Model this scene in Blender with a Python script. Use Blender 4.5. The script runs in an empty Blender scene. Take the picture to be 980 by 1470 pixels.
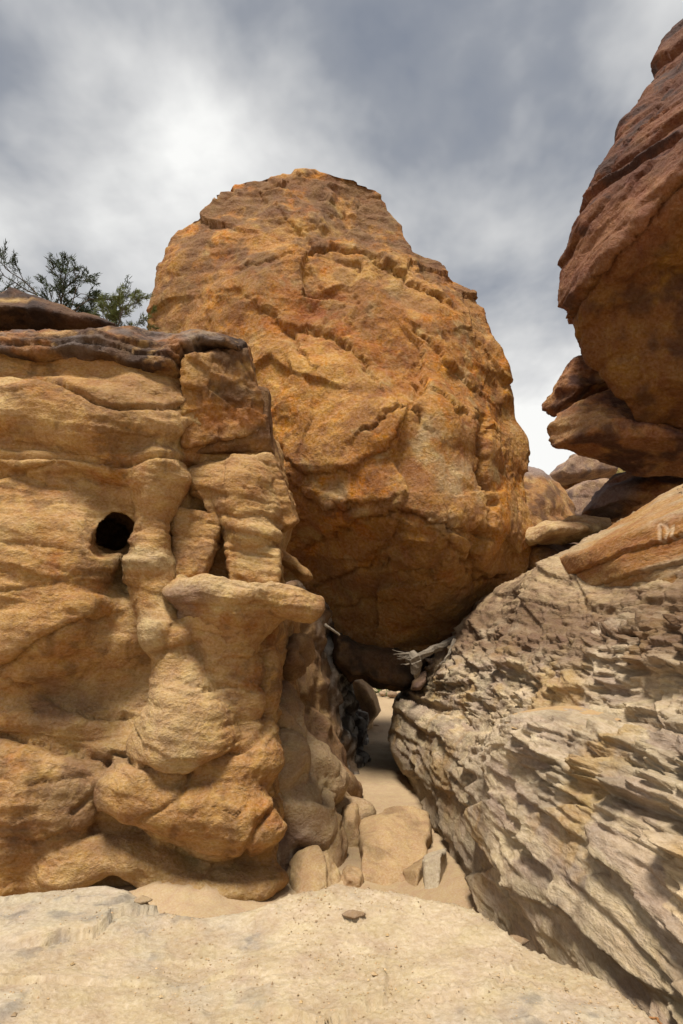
import bpy, math, random
import numpy as np
from concurrent.futures import ThreadPoolExecutor

random.seed(7)
RNG = np.random.default_rng(7)
f32 = np.float32
S = bpy.context.scene
COL = S.collection

# ------------------------------------------------------------------ camera
F = 20.0 / 36.0 * 1470.0            # focal length in photograph pixels
PITCH = math.radians(13.4)
EYE = 1.9                           # eye height above the sand of the passage
SP, CP = math.sin(PITCH), math.cos(PITCH)
cd = bpy.data.cameras.new('camera')
cam = bpy.data.objects.new('camera', cd)
COL.objects.link(cam)
cd.sensor_fit = 'VERTICAL'
cd.sensor_height = 36.0
cd.lens = 20.0
cd.clip_start = 0.05
cd.clip_end = 3000
cam.location = (0, 0, EYE)
cam.rotation_euler = (math.pi / 2 + PITCH, 0, 0)
S.camera = cam

# ------------------------------------------------------------------ sky, sun, exposure
SUN_EL, SUN_AZ = math.radians(69), math.radians(200)   # azimuth clockwise from +Y (view direction)
w = bpy.data.worlds.new('World')
S.world = w
w.use_nodes = True
nt = w.node_tree
for n in list(nt.nodes):
    nt.nodes.remove(n)


def N_(tree, typ, **kw):
    n = tree.nodes.new(typ)
    for k, v in kw.items():
        if k in n.inputs:
            n.inputs[k].default_value = v
        else:
            setattr(n, k, v)
    return n


def math_(tree, op, a, b=None, c=None, clamp=False):
    n = tree.nodes.new('ShaderNodeMath')
    n.operation = op
    n.use_clamp = clamp
    for i, v in enumerate((a, b, c)):
        if v is None:
            continue
        if isinstance(v, (int, float)):
            n.inputs[i].default_value = v
        else:
            tree.links.new(v, n.inputs[i])
    return n.outputs[0]


def mix_(tree, fac, a, b, blend='MIX'):
    n = tree.nodes.new('ShaderNodeMix')
    n.data_type = 'RGBA'
    n.blend_type = blend
    for sock, v in ((n.inputs[0], fac), (n.inputs[6], a), (n.inputs[7], b)):
        if isinstance(v, (int, float)):
            sock.default_value = v
        elif isinstance(v, tuple):
            sock.default_value = v if len(v) == 4 else (*v, 1)
        else:
            tree.links.new(v, sock)
    return n.outputs[2]


def ramp_(tree, fac, stops):
    n = tree.nodes.new('ShaderNodeValToRGB')
    el = n.color_ramp.elements
    while len(el) < len(stops):
        el.new(0.5)
    for e, (p, c) in zip(el, stops):
        e.position = p
        e.color = c if len(c) == 4 else (*c, 1)
    tree.links.new(fac, n.inputs[0])
    return n.outputs[0]


sky = N_(nt, 'ShaderNodeTexSky', sky_type='NISHITA', sun_disc=False)
sky.sun_elevation = SUN_EL
sky.sun_rotation = SUN_AZ
tc = N_(nt, 'ShaderNodeTexCoord')
sep = N_(nt, 'ShaderNodeSeparateXYZ')
nt.links.new(tc.outputs['Generated'], sep.inputs[0])
# clouds lie on a flat layer overhead: direction / height gives their plan position
den = math_(nt, 'ADD', math_(nt, 'MAXIMUM', sep.outputs[2], 0.0), 0.34)
cu = math_(nt, 'DIVIDE', sep.outputs[0], den)
cv = math_(nt, 'DIVIDE', sep.outputs[1], den)
comb = N_(nt, 'ShaderNodeCombineXYZ')
nt.links.new(math_(nt, 'MULTIPLY', cu, 1.9), comb.inputs[0])
nt.links.new(math_(nt, 'MULTIPLY', cv, 1.8), comb.inputs[1])
comb.inputs[2].default_value = 3.1
n1 = N_(nt, 'ShaderNodeTexNoise', Scale=1.0, Detail=6.0, Roughness=0.5, Distortion=0.35)
nt.links.new(comb.outputs[0], n1.inputs['Vector'])
n2 = N_(nt, 'ShaderNodeTexNoise', Scale=2.7, Detail=4.0, Roughness=0.48)
nt.links.new(comb.outputs[0], n2.inputs['Vector'])
mixn = math_(nt, 'ADD', math_(nt, 'MULTIPLY', n1.outputs[0], 0.76), math_(nt, 'MULTIPLY', n2.outputs[0], 0.24))
# thicker, brighter veil towards the horizon, thinner and greyer overhead
up = math_(nt, 'MAXIMUM', sep.outputs[2], 0.0)
bright = math_(nt, 'ADD', mixn, math_(nt, 'MULTIPLY', math_(nt, 'SUBTRACT', 0.6, up), 0.52))
cloudcol = ramp_(nt, bright, [(0.33, (0.40, 0.49, 0.68)), (0.44, (0.80, 0.86, 0.98)),
                              (0.53, (1.55, 1.57, 1.6)), (0.64, (2.5, 2.5, 2.45))])
cover = ramp_(nt, mixn, [(0.25, (0.96, 0.96, 0.96)), (0.5, (1, 1, 1))])
skymix = mix_(nt, cover, sky.outputs[0], cloudcol)
bg = N_(nt, 'ShaderNodeBackground', Strength=0.1)
nt.links.new(skymix, bg.inputs[0])
wo = N_(nt, 'ShaderNodeOutputWorld')
nt.links.new(bg.outputs[0], wo.inputs[0])

sd = bpy.data.lights.new('sun', 'SUN')
sun = bpy.data.objects.new('sun', sd)
COL.objects.link(sun)
sd.energy = 1.5
sd.angle = math.radians(15)
sd.color = (1.0, 0.94, 0.84)
sun.rotation_euler = (math.pi / 2 - SUN_EL, 0, -SUN_AZ + math.pi)
sun.location = (-6, -6, 14)

S.view_settings.view_transform = 'Standard'
S.view_settings.look = 'None'
S.view_settings.gamma = 1.0
S.view_settings.use_curve_mapping = False
S.view_settings.exposure = 1.95
S.render.engine = 'CYCLES'
S.cycles.use_denoising = True
S.cycles.max_bounces = 6
S.cycles.diffuse_bounces = 2
S.cycles.glossy_bounces = 2


# ------------------------------------------------------------------ measuring helpers
def ray(px, py):
    cx, cy = (px - 490.0) / F, (735.0 - py) / F
    dy = CP - cy * SP
    return cx / dy, (SP + cy * CP) / dy, dy


def at(px, py, Y):
    """world point seen at photograph pixel (px, py) at distance Y"""
    a, b, _ = ray(px, py)
    return np.array([a * Y, Y, EYE + b * Y])


def mpp(py, Y):
    """metres per photograph pixel at distance Y"""
    return Y / (ray(490, py)[2] * F)


def line(pts, Y):
    return np.array([[*at(p[0], p[1], Y)[[0, 2]]] for p in pts])


def C(*v):
    return np.array(v, f32)


# ------------------------------------------------------------------ noise
_perm = np.concatenate([RNG.permutation(256)] * 2).astype(np.int32)
_g = RNG.normal(size=(256, 3))
_g = (_g / np.linalg.norm(_g, axis=1)[:, None]).astype(f32)


_gx, _gy, _gz = [np.ascontiguousarray(_g[:, i]) for i in range(3)]
POOL = ThreadPoolExecutor(4)


def _pn(P):
    P = np.ascontiguousarray(P.T, dtype=f32)
    I = np.floor(P)
    Fr = P - I
    I = I.astype(np.int32) & 255
    W = Fr * Fr * Fr * (Fr * (Fr * 6 - 15) + 10)
    fx, fy, fz = Fr
    out = None
    h0 = _perm[I[0]]
    h1 = _perm[I[0] + 1]
    res = []
    for hx, x in ((h0, fx), (h1, fx - 1)):
        for dy in (0, 1):
            hy = _perm[(hx + I[1] + dy) & 255] + I[2]
            y = fy - dy
            q = []
            for dz in (0, 1):
                h = _perm[(hy + dz) & 255]
                q.append(_gx[h] * x + _gy[h] * y + _gz[h] * (fz - dz))
            res.append(q[0] + (q[1] - q[0]) * W[2])
    a = res[0] + (res[1] - res[0]) * W[1]
    b = res[2] + (res[3] - res[2]) * W[1]
    return (a + (b - a) * W[0]) * 1.6


def pnoise(P):
    n = len(P)
    if n < 30000:
        return _pn(P)
    return np.concatenate(list(POOL.map(_pn, [P[i:i + 24000] for i in range(0, n, 24000)])))


def warped(sdf, *lv):
    """the same solid seen through a noisy displacement of space, given as (amount, frequency) pairs"""
    def f(P):
        D = np.zeros_like(P)
        for i, (a, fr) in enumerate(lv):
            for k in range(3):
                D[:, k] += a * pnoise(P * f32(fr) + f32(31.7 * k + 7.3 * i))
        return sdf(P + D)
    return f


def fbm(P, freq, octv=4, gain=0.5, seed=0.0):
    a, s, out, tot = 1.0, freq, 0.0, 0.0
    for i in range(octv):
        out = out + a * pnoise(P * s + seed + 17.3 * i)
        tot += a
        a *= gain
        s *= 2.03
    return out / tot


def ridged(P, freq, octv=4, gain=0.5, seed=0.0):
    a, s, out, tot = 1.0, freq, 0.0, 0.0
    for i in range(octv):
        out = out + a * (1 - np.abs(pnoise(P * s + seed + 11.7 * i)) * 2)
        tot += a
        a *= gain
        s *= 2.07
    return out / tot


def hash2(i, j, k):
    h = _perm[(_perm[(i & 255)] + (j & 255)) & 255]
    return _perm[(h + k) & 255].astype(f32) / 255.0


def cells2(U, V, seed=0):
    """2-D cellular pattern: F1, F2, id hash a, id hash b, offset from the cell's centre"""
    iu, iv = np.floor(U).astype(np.int32), np.floor(V).astype(np.int32)
    f1 = np.full(len(U), 9.0, f32)
    f2 = np.full(len(U), 9.0, f32)
    ha = np.zeros(len(U), f32)
    hb = np.zeros(len(U), f32)
    ou = np.zeros(len(U), f32)
    ov = np.zeros(len(U), f32)
    for di in (-1, 0, 1):
        for dj in (-1, 0, 1):
            a, b = iu + di, iv + dj
            cu_ = a + 0.1 + 0.8 * hash2(a, b, 1 + seed)
            cv_ = b + 0.1 + 0.8 * hash2(a, b, 2 + seed)
            du, dv = U - cu_, V - cv_
            d = du * du + dv * dv
            m = d < f1
            f2 = np.where(m, f1, np.minimum(f2, d))
            f1 = np.where(m, d, f1)
            ha = np.where(m, hash2(a, b, 3 + seed), ha)
            hb = np.where(m, hash2(a, b, 4 + seed), hb)
            ou = np.where(m, du, ou)
            ov = np.where(m, dv, ov)
    return np.sqrt(f1), np.sqrt(f2), ha, hb, ou, ov


def softfloor(x, w=0.35):
    f = np.floor(x)
    return f + sstep(1 - w, 1, x - f)


def flakes(U, V, seed, w, fn):
    """cellular plates: fn(hash a, hash b, du, dv) gives each plate's height; w is the width of the break between plates"""
    iu, iv = np.floor(U).astype(np.int32), np.floor(V).astype(np.int32)
    z = np.zeros(len(U), f32)
    b1 = [np.full(len(U), 9.0, f32), z, z, z, z]
    b2 = [np.full(len(U), 9.0, f32), z, z, z, z]
    for di in (-1, 0, 1):
        for dj in (-1, 0, 1):
            a, b = iu + di, iv + dj
            du = U - (a + 0.1 + 0.8 * hash2(a, b, 1 + seed))
            dv = V - (b + 0.1 + 0.8 * hash2(a, b, 2 + seed))
            new = [du * du + dv * dv, hash2(a, b, 3 + seed), hash2(a, b, 4 + seed), du, dv]
            m1 = new[0] < b1[0]
            m2 = (new[0] < b2[0]) & ~m1
            b2 = [np.where(m1, o, np.where(m2, n, p)) for o, n, p in zip(b1, new, b2)]
            b1 = [np.where(m1, n, o) for n, o in zip(new, b1)]
    t = 0.5 + 0.5 * sstep(0, w, np.sqrt(b2[0]) - np.sqrt(b1[0]))
    return fn(*b1[1:]) * t + fn(*b2[1:]) * (1 - t)


def sstep(a, b, x):
    t = np.clip((x - a) / (b - a), 0, 1)
    return t * t * (3 - 2 * t)


# ------------------------------------------------------------------ solid shapes (signed distances)
def smin(a, b, k):
    h = np.clip(0.5 + 0.5 * (b - a) / k, 0, 1)
    return b + (a - b) * h - k * h * (1 - h)


def smax(a, b, k):
    return -smin(-a, -b, k)


def Ell(px, py, Y, rx, rz, ry, rot=0.0):
    """ellipsoid; rx, rz in photograph pixels at Y, ry in metres, rot (deg) in the XZ plane, positive = right end lower"""
    c = at(px, py, Y).astype(f32)
    m = mpp(py, Y)
    r = np.array([rx * m, ry, rz * m], f32)
    ca, sa = math.cos(math.radians(rot)), math.sin(math.radians(rot))

    def f(P):
        q = P - c
        x = q[:, 0] * ca - q[:, 2] * sa
        z = q[:, 0] * sa + q[:, 2] * ca
        q = np.stack([x, q[:, 1], z], 1)
        k0 = np.sqrt(((q / r) ** 2).sum(1)) + 1e-6
        k1 = np.sqrt(((q / (r * r)) ** 2).sum(1)) + 1e-6
        return k0 * (k0 - 1) / k1
    return f


def Cone(p1, r1, p2, r2, ys=1.0):
    """round cone between two (px, py, Y) points with radii in pixels; ys squashes depth"""
    a, b = at(*p1).astype(f32), at(*p2).astype(f32)
    R1, R2 = r1 * mpp(p1[1], p1[2]), r2 * mpp(p2[1], p2[2])
    ab = (b - a)
    ab[1] /= ys
    L2 = float((ab ** 2).sum())

    def f(P):
        q = P - a
        q = np.stack([q[:, 0], q[:, 1] / ys, q[:, 2]], 1)
        t = np.clip((q @ ab) / L2, 0, 1)
        return np.sqrt(((q - t[:, None] * ab) ** 2).sum(1)) - (R1 + (R2 - R1) * t)
    return f


def polyd(X, Z, poly):
    """signed distance to a closed polygon (negative inside)"""
    d = np.full(X.shape, 1e9, f32)
    s = np.ones(X.shape, f32)
    n = len(poly)
    for i in range(n):
        a, b = poly[i], poly[(i + 1) % n]
        e = b - a
        wx, wz = X - a[0], Z - a[1]
        t = np.clip((wx * e[0] + wz * e[1]) / (e @ e + 1e-12), 0, 1)
        d = np.minimum(d, (wx - e[0] * t) ** 2 + (wz - e[1] * t) ** 2)
        c1 = Z >= a[1]
        c2 = Z < b[1]
        c3 = e[0] * wz > e[1] * wx
        flip = (c1 & c2 & c3) | (~c1 & ~c2 & ~c3)
        s = np.where(flip, -s, s)
    return np.sqrt(d) * s


def polyline(X, Z, pl):
    """distance to an open polyline and the side (+ = above for a line drawn left to right)"""
    d = np.full(X.shape, 1e9, f32)
    s = np.ones(X.shape, f32)
    for i in range(len(pl) - 1):
        a, b = pl[i], pl[i + 1]
        e = b - a
        wx, wz = X - a[0], Z - a[1]
        t = np.clip((wx * e[0] + wz * e[1]) / (e @ e + 1e-12), 0, 1)
        dd = (wx - e[0] * t) ** 2 + (wz - e[1] * t) ** 2
        m = dd < d
        d = np.where(m, dd, d)
        s = np.where(m, np.sign(e[0] * wz - e[1] * wx), s)
    return np.sqrt(d), s


class Relief:
    """smooth sheet Y = f(x, z) through control points given as (px, py, Y)"""

    def __init__(self, pts, lam=1e-3):
        W = np.array([at(*p) for p in pts])
        self.A, y = W[:, [0, 2]], W[:, 1]
        n = len(W)
        K = self.ker(self.A, self.A) + lam * np.eye(n)
        Q = np.hstack([np.ones((n, 1)), self.A])
        M = np.block([[K, Q], [Q.T, np.zeros((3, 3))]])
        s = np.linalg.solve(M, np.concatenate([y, np.zeros(3)]))
        self.w, self.c = s[:n], s[n:]
        self.tab = None

    @staticmethod
    def ker(a, b):
        r2 = ((a[:, None] - b[None]) ** 2).sum(2)
        return np.sqrt(r2 + 0.02)

    def table(self, lo, hi, n=160):
        xs, zs = np.linspace(lo[0], hi[0], n), np.linspace(lo[2], hi[2], n)
        G = np.stack(np.meshgrid(xs, zs, indexing='ij'), -1).reshape(-1, 2)
        v = self.ker(G, self.A) @ self.w + self.c[0] + G @ self.c[1:]
        self.tab = v.reshape(n, n).astype(f32)
        self.lo, self.st, self.n = (lo[0], lo[2]), ((hi[0] - lo[0]) / (n - 1), (hi[2] - lo[2]) / (n - 1)), n
        return self

    def __call__(self, X, Z):
        u = np.clip((X - self.lo[0]) / self.st[0], 0, self.n - 1.001)
        v = np.clip((Z - self.lo[1]) / self.st[1], 0, self.n - 1.001)
        i, j = u.astype(int), v.astype(int)
        a, b = u - i, v - j
        T = self.tab
        return T[i, j] * (1 - a) * (1 - b) + T[i + 1, j] * a * (1 - b) + T[i, j + 1] * (1 - a) * b + T[i + 1, j + 1] * a * b


class PolyTab(Relief):
    """signed distance to a polygon, sampled on a table"""

    def __init__(self, pl, pad=1.0, n=260):
        lo, hi = pl.min(0) - pad, pl.max(0) + pad
        xs, zs = np.linspace(lo[0], hi[0], n), np.linspace(lo[1], hi[1], n)
        X, Z = np.meshgrid(xs, zs, indexing='ij')
        self.tab = polyd(X.astype(f32), Z.astype(f32), pl).astype(f32)
        self.lo, self.st, self.n = lo, (hi - lo) / (n - 1), n


def Planes(inside, planes, k=0.03):
    """convex block: each plane from three (px, py, Y) points; inside is a point of the block"""
    c = at(*inside)
    L = []
    for tri in planes:
        a, b, d = [at(*t) for t in tri]
        n = np.cross(b - a, d - a)
        n /= np.linalg.norm(n)
        if (c - a) @ n > 0:
            n = -n
        L.append((n.astype(f32), f32(a @ n)))

    def f(P):
        d = P @ L[0][0] - L[0][1]
        for n, o in L[1:]:
            d = smax(d, P @ n - o, k)
        return d
    return f


def Outline(poly, Y0, front, back, kf=0.3, kb=0.6, k=0.06, relief=None, round_=0.0):
    """body whose outline at depth Y0 is the polygon; it narrows by kf towards the front and kb towards the back"""
    pl = line(poly, Y0)
    tab = PolyTab(pl)

    def f(P):
        x, y, z = P[:, 0], P[:, 1], P[:, 2]
        d = tab(x, z) + kf * np.maximum(Y0 - y, 0) + kb * np.maximum(y - Y0, 0) + round_
        fr = relief(x, z) if relief is not None else front
        d = smax(d, fr - y, k)
        d = smax(d, y - back, k)
        return d
    return f


# ------------------------------------------------------------------ meshing
def surface_nets(D, lo, vox):
    s = D < 0
    c = np.zeros(tuple(n - 1 for n in D.shape), np.int8)
    sl = (slice(0, -1), slice(1, None))
    for i in (0, 1):
        for j in (0, 1):
            for k in (0, 1):
                c += s[sl[i], sl[j], sl[k]]
    act = (c > 0) & (c < 8)
    I = np.argwhere(act)
    idx = np.full(act.shape, -1, np.int32)
    idx[act] = np.arange(len(I))
    acc = np.zeros((len(I), 3), f32)
    cnt = np.zeros(len(I), f32)
    cor = [(i, j, k) for i in (0, 1) for j in (0, 1) for k in (0, 1)]
    for a in cor:
        for ax in range(3):
            if a[ax]:
                continue
            b = list(a)
            b[ax] = 1
            da = D[I[:, 0] + a[0], I[:, 1] + a[1], I[:, 2] + a[2]]
            db = D[I[:, 0] + b[0], I[:, 1] + b[1], I[:, 2] + b[2]]
            m = (da < 0) != (db < 0)
            t = np.where(m, da / (da - db + 1e-12), 0)
            p = np.tile(np.array(a, f32), (len(I), 1))
            p[:, ax] += t
            acc += p * m[:, None]
            cnt += m
    V = (I + acc / cnt[:, None]) * vox + lo
    quads = []
    for ax in range(3):
        u, v = (ax + 1) % 3, (ax + 2) % 3
        A = np.take(s, range(s.shape[ax] - 1), ax)
        B = np.take(s, range(1, s.shape[ax]), ax)
        E = np.argwhere(A != B)
        ok = (E[:, u] > 0) & (E[:, v] > 0) & (E[:, u] < s.shape[u] - 1) & (E[:, v] < s.shape[v] - 1)
        E = E[ok]
        inside_first = A[E[:, 0], E[:, 1], E[:, 2]]
        q = []
        for du, dv in ((0, 0), (1, 0), (1, 1), (0, 1)):
            C = E.copy()
            C[:, u] -= 1 - du
            C[:, v] -= 1 - dv
            q.append(idx[C[:, 0], C[:, 1], C[:, 2]])
        q = np.stack(q, 1)
        q[~inside_first] = q[~inside_first][:, ::-1]
        quads.append(q)
    return V.astype(f32), np.concatenate(quads)


def subdivide(V, Q, sel, fix):
    """split the chosen quads in four; midpoints on edges shared with unsplit quads are noted in fix"""
    n = len(V)
    K, Q = Q[~sel], Q[sel]
    E = np.concatenate([np.sort(Q[:, [i, (i + 1) % 4]], 1) for i in range(4)])
    key = E[:, 0].astype(np.int64) * n + E[:, 1]
    u, inv, cnt = np.unique(key, return_inverse=True, return_counts=True)
    ea, eb = u // n, u % n
    mid = (V[ea] + V[eb]) * 0.5
    cen = V[Q].mean(1)
    m = len(Q)
    e = n + inv.reshape(4, m)
    c = n + len(u) + np.arange(m)
    out = np.concatenate([np.stack([Q[:, i], e[i], c, e[(i - 1) % 4]], 1) for i in range(4)])
    t = cnt == 1
    fix.append((n + np.flatnonzero(t), ea[t], eb[t]))
    return np.concatenate([V, mid, cen]).astype(f32), np.concatenate([K, out])


def want_split(V, Q, px):
    """quads that would look coarser than px photograph pixels from about here, and are not turned away"""
    c = V[Q].mean(1) - C(0, 0, EYE)
    n = np.cross(V[Q[:, 2]] - V[Q[:, 0]], V[Q[:, 3]] - V[Q[:, 1]])
    ln = np.linalg.norm(n, axis=1) + 1e-12
    L = np.linalg.norm(c, axis=1) + 1e-6
    facing = -(n * c).sum(1) / (ln * L)
    dep = c[:, 1] * CP + c[:, 2] * SP
    up_ = -c[:, 1] * SP + c[:, 2] * CP
    size = np.sqrt(ln * 0.5) / L * F
    dz = np.maximum(dep, 0.05)
    inside = (dep > -0.2) & ((np.abs(c[:, 0]) - 0.8) / dz * F < 560) & ((np.abs(up_) - 0.4) / dz * F < 850)
    return inside & (facing > -0.4) & (size > px)


def grad(sdf, V, e):
    d0 = sdf(V)
    g = np.empty_like(V)
    for a in range(3):
        o = np.zeros(3, f32)
        o[a] = e
        g[:, a] = (sdf(V + o) - d0) / e
    return d0, g


def vnormals(V, Q):
    n = np.cross(V[Q[:, 2]] - V[Q[:, 0]], V[Q[:, 3]] - V[Q[:, 1]])
    out = np.zeros_like(V)
    for i in range(4):
        for a in range(3):
            out[:, a] += np.bincount(Q[:, i], n[:, a], len(V))
    return out / (np.linalg.norm(out, axis=1)[:, None] + 1e-9)


def carve(sdf, lo, hi, vox, sub=3, disp=None, proj=2, px=2.9):
    lo, hi = np.array(lo, f32), np.array(hi, f32)
    n = np.ceil((hi - lo) / vox).astype(int) + 1
    ax = [lo[i] + np.arange(n[i], dtype=f32) * vox for i in range(3)]
    D = np.empty(tuple(n), f32)
    st = max(1, 120000 // (n[1] * n[2]))
    for i in range(0, n[0], st):
        G = np.stack(np.meshgrid(ax[0][i:i + st], ax[1], ax[2], indexing='ij'), -1).reshape(-1, 3)
        D[i:i + st] = sdf(G).reshape(-1, n[1], n[2])
    for a in range(3):
        for e in (0, -1):
            sl = [slice(None)] * 3
            sl[a] = e
            D[tuple(sl)] = np.maximum(D[tuple(sl)], vox * 0.5)
    V, Q = surface_nets(D, lo, vox)
    fix = []
    for i in range(sub):
        sel = want_split(V, Q, px)
        if not sel.any():
            break
        V, Q = subdivide(V, Q, sel, fix)
    edge = np.any((V < lo + vox * 1.6) | (V > hi - vox * 1.6), axis=1)
    for i in range(proj):
        d, g = grad(sdf, V, vox * 0.2)
        st_ = -(d / np.maximum((g * g).sum(1), 0.15))[:, None] * g
        L = np.linalg.norm(st_, axis=1)[:, None]
        st_ *= np.minimum(1, vox * 0.7 / (L + 1e-9))
        V = np.where(edge[:, None], V, V + st_)
    if disp is not None:
        N = vnormals(V, Q)
        V = (V + N * disp(V, N)[:, None]).astype(f32)
    for v, a, b in fix:
        V[v] = (V[a] + V[b]) * 0.5
    return V, Q


def make(name, V, Q, mat, col=None, parent=None, smooth=True, base=None):
    """one mesh object; its origin is set at the middle of its base"""
    if base is None:
        mn, mx = V.min(0), V.max(0)
        base = np.array([(mn[0] + mx[0]) / 2, (mn[1] + mx[1]) / 2, mn[2]])
    k = Q.shape[1]
    me = bpy.data.meshes.new(name)
    me.vertices.add(len(V))
    me.vertices.foreach_set('co', (V - base).astype(f32).ravel())
    me.loops.add(len(Q) * k)
    me.loops.foreach_set('vertex_index', Q.astype(np.int32).ravel())
    me.polygons.add(len(Q))
    me.polygons.foreach_set('loop_start', np.arange(0, len(Q) * k, k, dtype=np.int32))
    me.polygons.foreach_set('loop_total', np.full(len(Q), k, np.int32))
    me.polygons.foreach_set('use_smooth', np.full(len(Q), smooth))
    me.update(calc_edges=True)
    if col is not None:
        a = me.color_attributes.new('col', 'FLOAT_COLOR', 'POINT')
        c = np.ones((len(V), 4), f32)
        c[:, :3] = np.clip(np.asarray(col) ** 1.12 * 0.95, 0.005, 0.9)
        a.data.foreach_set('color', c.ravel())
    me.materials.append(mat)
    o = bpy.data.objects.new(name, me)
    COL.objects.link(o)
    if parent is not None:
        o.parent = parent
        o.location = base - np.array(parent.location)
    else:
        o.location = base
    return o


def tag(o, label, cat, group=None):
    o['label'] = label
    o['category'] = cat
    if group:
        o['group'] = group
    return o


def thing(name, loc, label, cat, group=None):
    o = bpy.data.objects.new(name, None)
    COL.objects.link(o)
    o.location = loc
    o.empty_display_size = 0.2
    return tag(o, label, cat, group)


# ------------------------------------------------------------------ materials
def rock_mat(name, grain=55.0, bump=0.5, dist=0.02, speck=0.22, rough=0.92, streak=None, pits=0.0):
    m = bpy.data.materials.new(name)
    m.use_nodes = True
    t = m.node_tree
    b = t.nodes['Principled BSDF']
    b.inputs['Roughness'].default_value = rough
    b.inputs['Specular IOR Level'].default_value = 0.25
    tcx = N_(t, 'ShaderNodeTexCoord')
    at_ = N_(t, 'ShaderNodeAttribute', attribute_name='col')
    vec = tcx.outputs['Object']
    if streak:
        mp = N_(t, 'ShaderNodeMapping')
        mp.inputs['Scale'].default_value = streak
        t.links.new(vec, mp.inputs[0])
        vec2 = mp.outputs[0]
    else:
        vec2 = vec
    a = N_(t, 'ShaderNodeTexNoise', Scale=grain, Detail=6.0, Roughness=0.65)
    c = N_(t, 'ShaderNodeTexNoise', Scale=grain * 0.16, Detail=5.0, Roughness=0.6, Distortion=0.6)
    d = N_(t, 'ShaderNodeTexNoise', Scale=grain * 3.1, Detail=3.0, Roughness=0.6)
    t.links.new(vec2, a.inputs['Vector'])
    t.links.new(vec2, c.inputs['Vector'])
    t.links.new(vec, d.inputs['Vector'])
    va = math_(t, 'MULTIPLY_ADD', math_(t, 'SUBTRACT', a.outputs[0], 0.5), speck * 4.2, 1.0)
    vc = math_(t, 'MULTIPLY_ADD', math_(t, 'SUBTRACT', c.outputs[0], 0.5), speck * 2.6, 1.0)
    vd = math_(t, 'MULTIPLY_ADD', math_(t, 'SUBTRACT', d.outputs[0], 0.5), speck * 2.0, 1.0)
    val = math_(t, 'MULTIPLY', math_(t, 'MULTIPLY', va, vc), vd)
    hs = N_(t, 'ShaderNodeHueSaturation')
    t.links.new(at_.outputs['Color'], hs.inputs['Color'])
    t.links.new(val, hs.inputs['Value'])
    t.links.new(math_(t, 'MULTIPLY_ADD', math_(t, 'SUBTRACT', c.outputs[0], 0.5), 0.05, 0.5), hs.inputs['Hue'])
    t.links.new(math_(t, 'MULTIPLY_ADD', math_(t, 'SUBTRACT', a.outputs[0], 0.5), -0.7, 1.0), hs.inputs['Saturation'])
    t.links.new(hs.outputs[0], b.inputs['Base Color'])
    hgt = math_(t, 'ADD', math_(t, 'MULTIPLY', c.outputs[0], 2.2), math_(t, 'ADD', a.outputs[0], math_(t, 'MULTIPLY', d.outputs[0], 0.35)))
    if pits:
        v = N_(t, 'ShaderNodeTexVoronoi', Scale=grain * 0.5)
        t.links.new(vec2, v.inputs['Vector'])
        hgt = math_(t, 'ADD', hgt, math_(t, 'MULTIPLY', math_(t, 'MINIMUM', v.outputs['Distance'], 0.4), pits))
    bp = N_(t, 'ShaderNodeBump', Strength=bump, Distance=dist)
    t.links.new(hgt, bp.inputs['Height'])
    t.links.new(bp.outputs[0], b.inputs['Normal'])
    return m


def flat_mat(name, rgb, rough=0.85, var=0.3, scale=30.0, bump=0.3):
    m = bpy.data.materials.new(name)
    m.use_nodes = True
    t = m.node_tree
    b = t.nodes['Principled BSDF']
    b.inputs['Roughness'].default_value = rough
    b.inputs['Specular IOR Level'].default_value = 0.25
    tcx = N_(t, 'ShaderNodeTexCoord')
    a = N_(t, 'ShaderNodeTexNoise', Scale=scale, Detail=5.0, Roughness=0.6)
    t.links.new(tcx.outputs['Object'], a.inputs['Vector'])
    lo = tuple(c * (1 - var) for c in rgb)
    hi = tuple(min(c * (1 + var), 1) for c in rgb)
    t.links.new(ramp_(t, a.outputs[0], [(0.3, lo), (0.7, hi)]), b.inputs['Base Color'])
    bp = N_(t, 'ShaderNodeBump', Strength=bump, Distance=0.01)
    t.links.new(a.outputs[0], bp.inputs['Height'])
    t.links.new(bp.outputs[0], b.inputs['Normal'])
    return m


M_SAND = rock_mat('sand_grains', grain=70, bump=0.35, dist=0.008, speck=0.12, rough=0.97)
M_WALL = rock_mat('golden_sandstone', grain=38, bump=0.75, dist=0.022, speck=0.22, streak=(1, 1, 1.4), pits=0.6)
M_BOULDER = rock_mat('orange_boulder_stone', grain=22, bump=0.8, dist=0.034, speck=0.25, pits=0.5)
M_DARK = rock_mat('varnished_stone', grain=24, bump=0.8, dist=0.035, speck=0.26, rough=0.8)
M_SLATE = rock_mat('flaky_stone', grain=48, bump=0.8, dist=0.016, speck=0.24, streak=(1, 0.4, 1.4))
M_SLAB = rock_mat('dusty_slab_stone', grain=60, bump=0.6, dist=0.009, speck=0.18)
M_WOOD = flat_mat('weathered_wood', (0.20, 0.165, 0.125), scale=40, bump=0.6)
M_TWIG = flat_mat('shrub_bark', (0.10, 0.08, 0.06))
M_LEAF = flat_mat('grey_green_foliage', (0.05, 0.07, 0.032), var=0.4, scale=6)
M_LEAF2 = flat_mat('yellow_green_foliage', (0.13, 0.15, 0.045), var=0.4, scale=6)
M_LEAF3 = flat_mat('fresh_green_foliage', (0.10, 0.17, 0.03), var=0.4, scale=6)


def lerp(a, b, t):
    return a + (b - a) * np.asarray(t, f32)[:, None]


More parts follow.
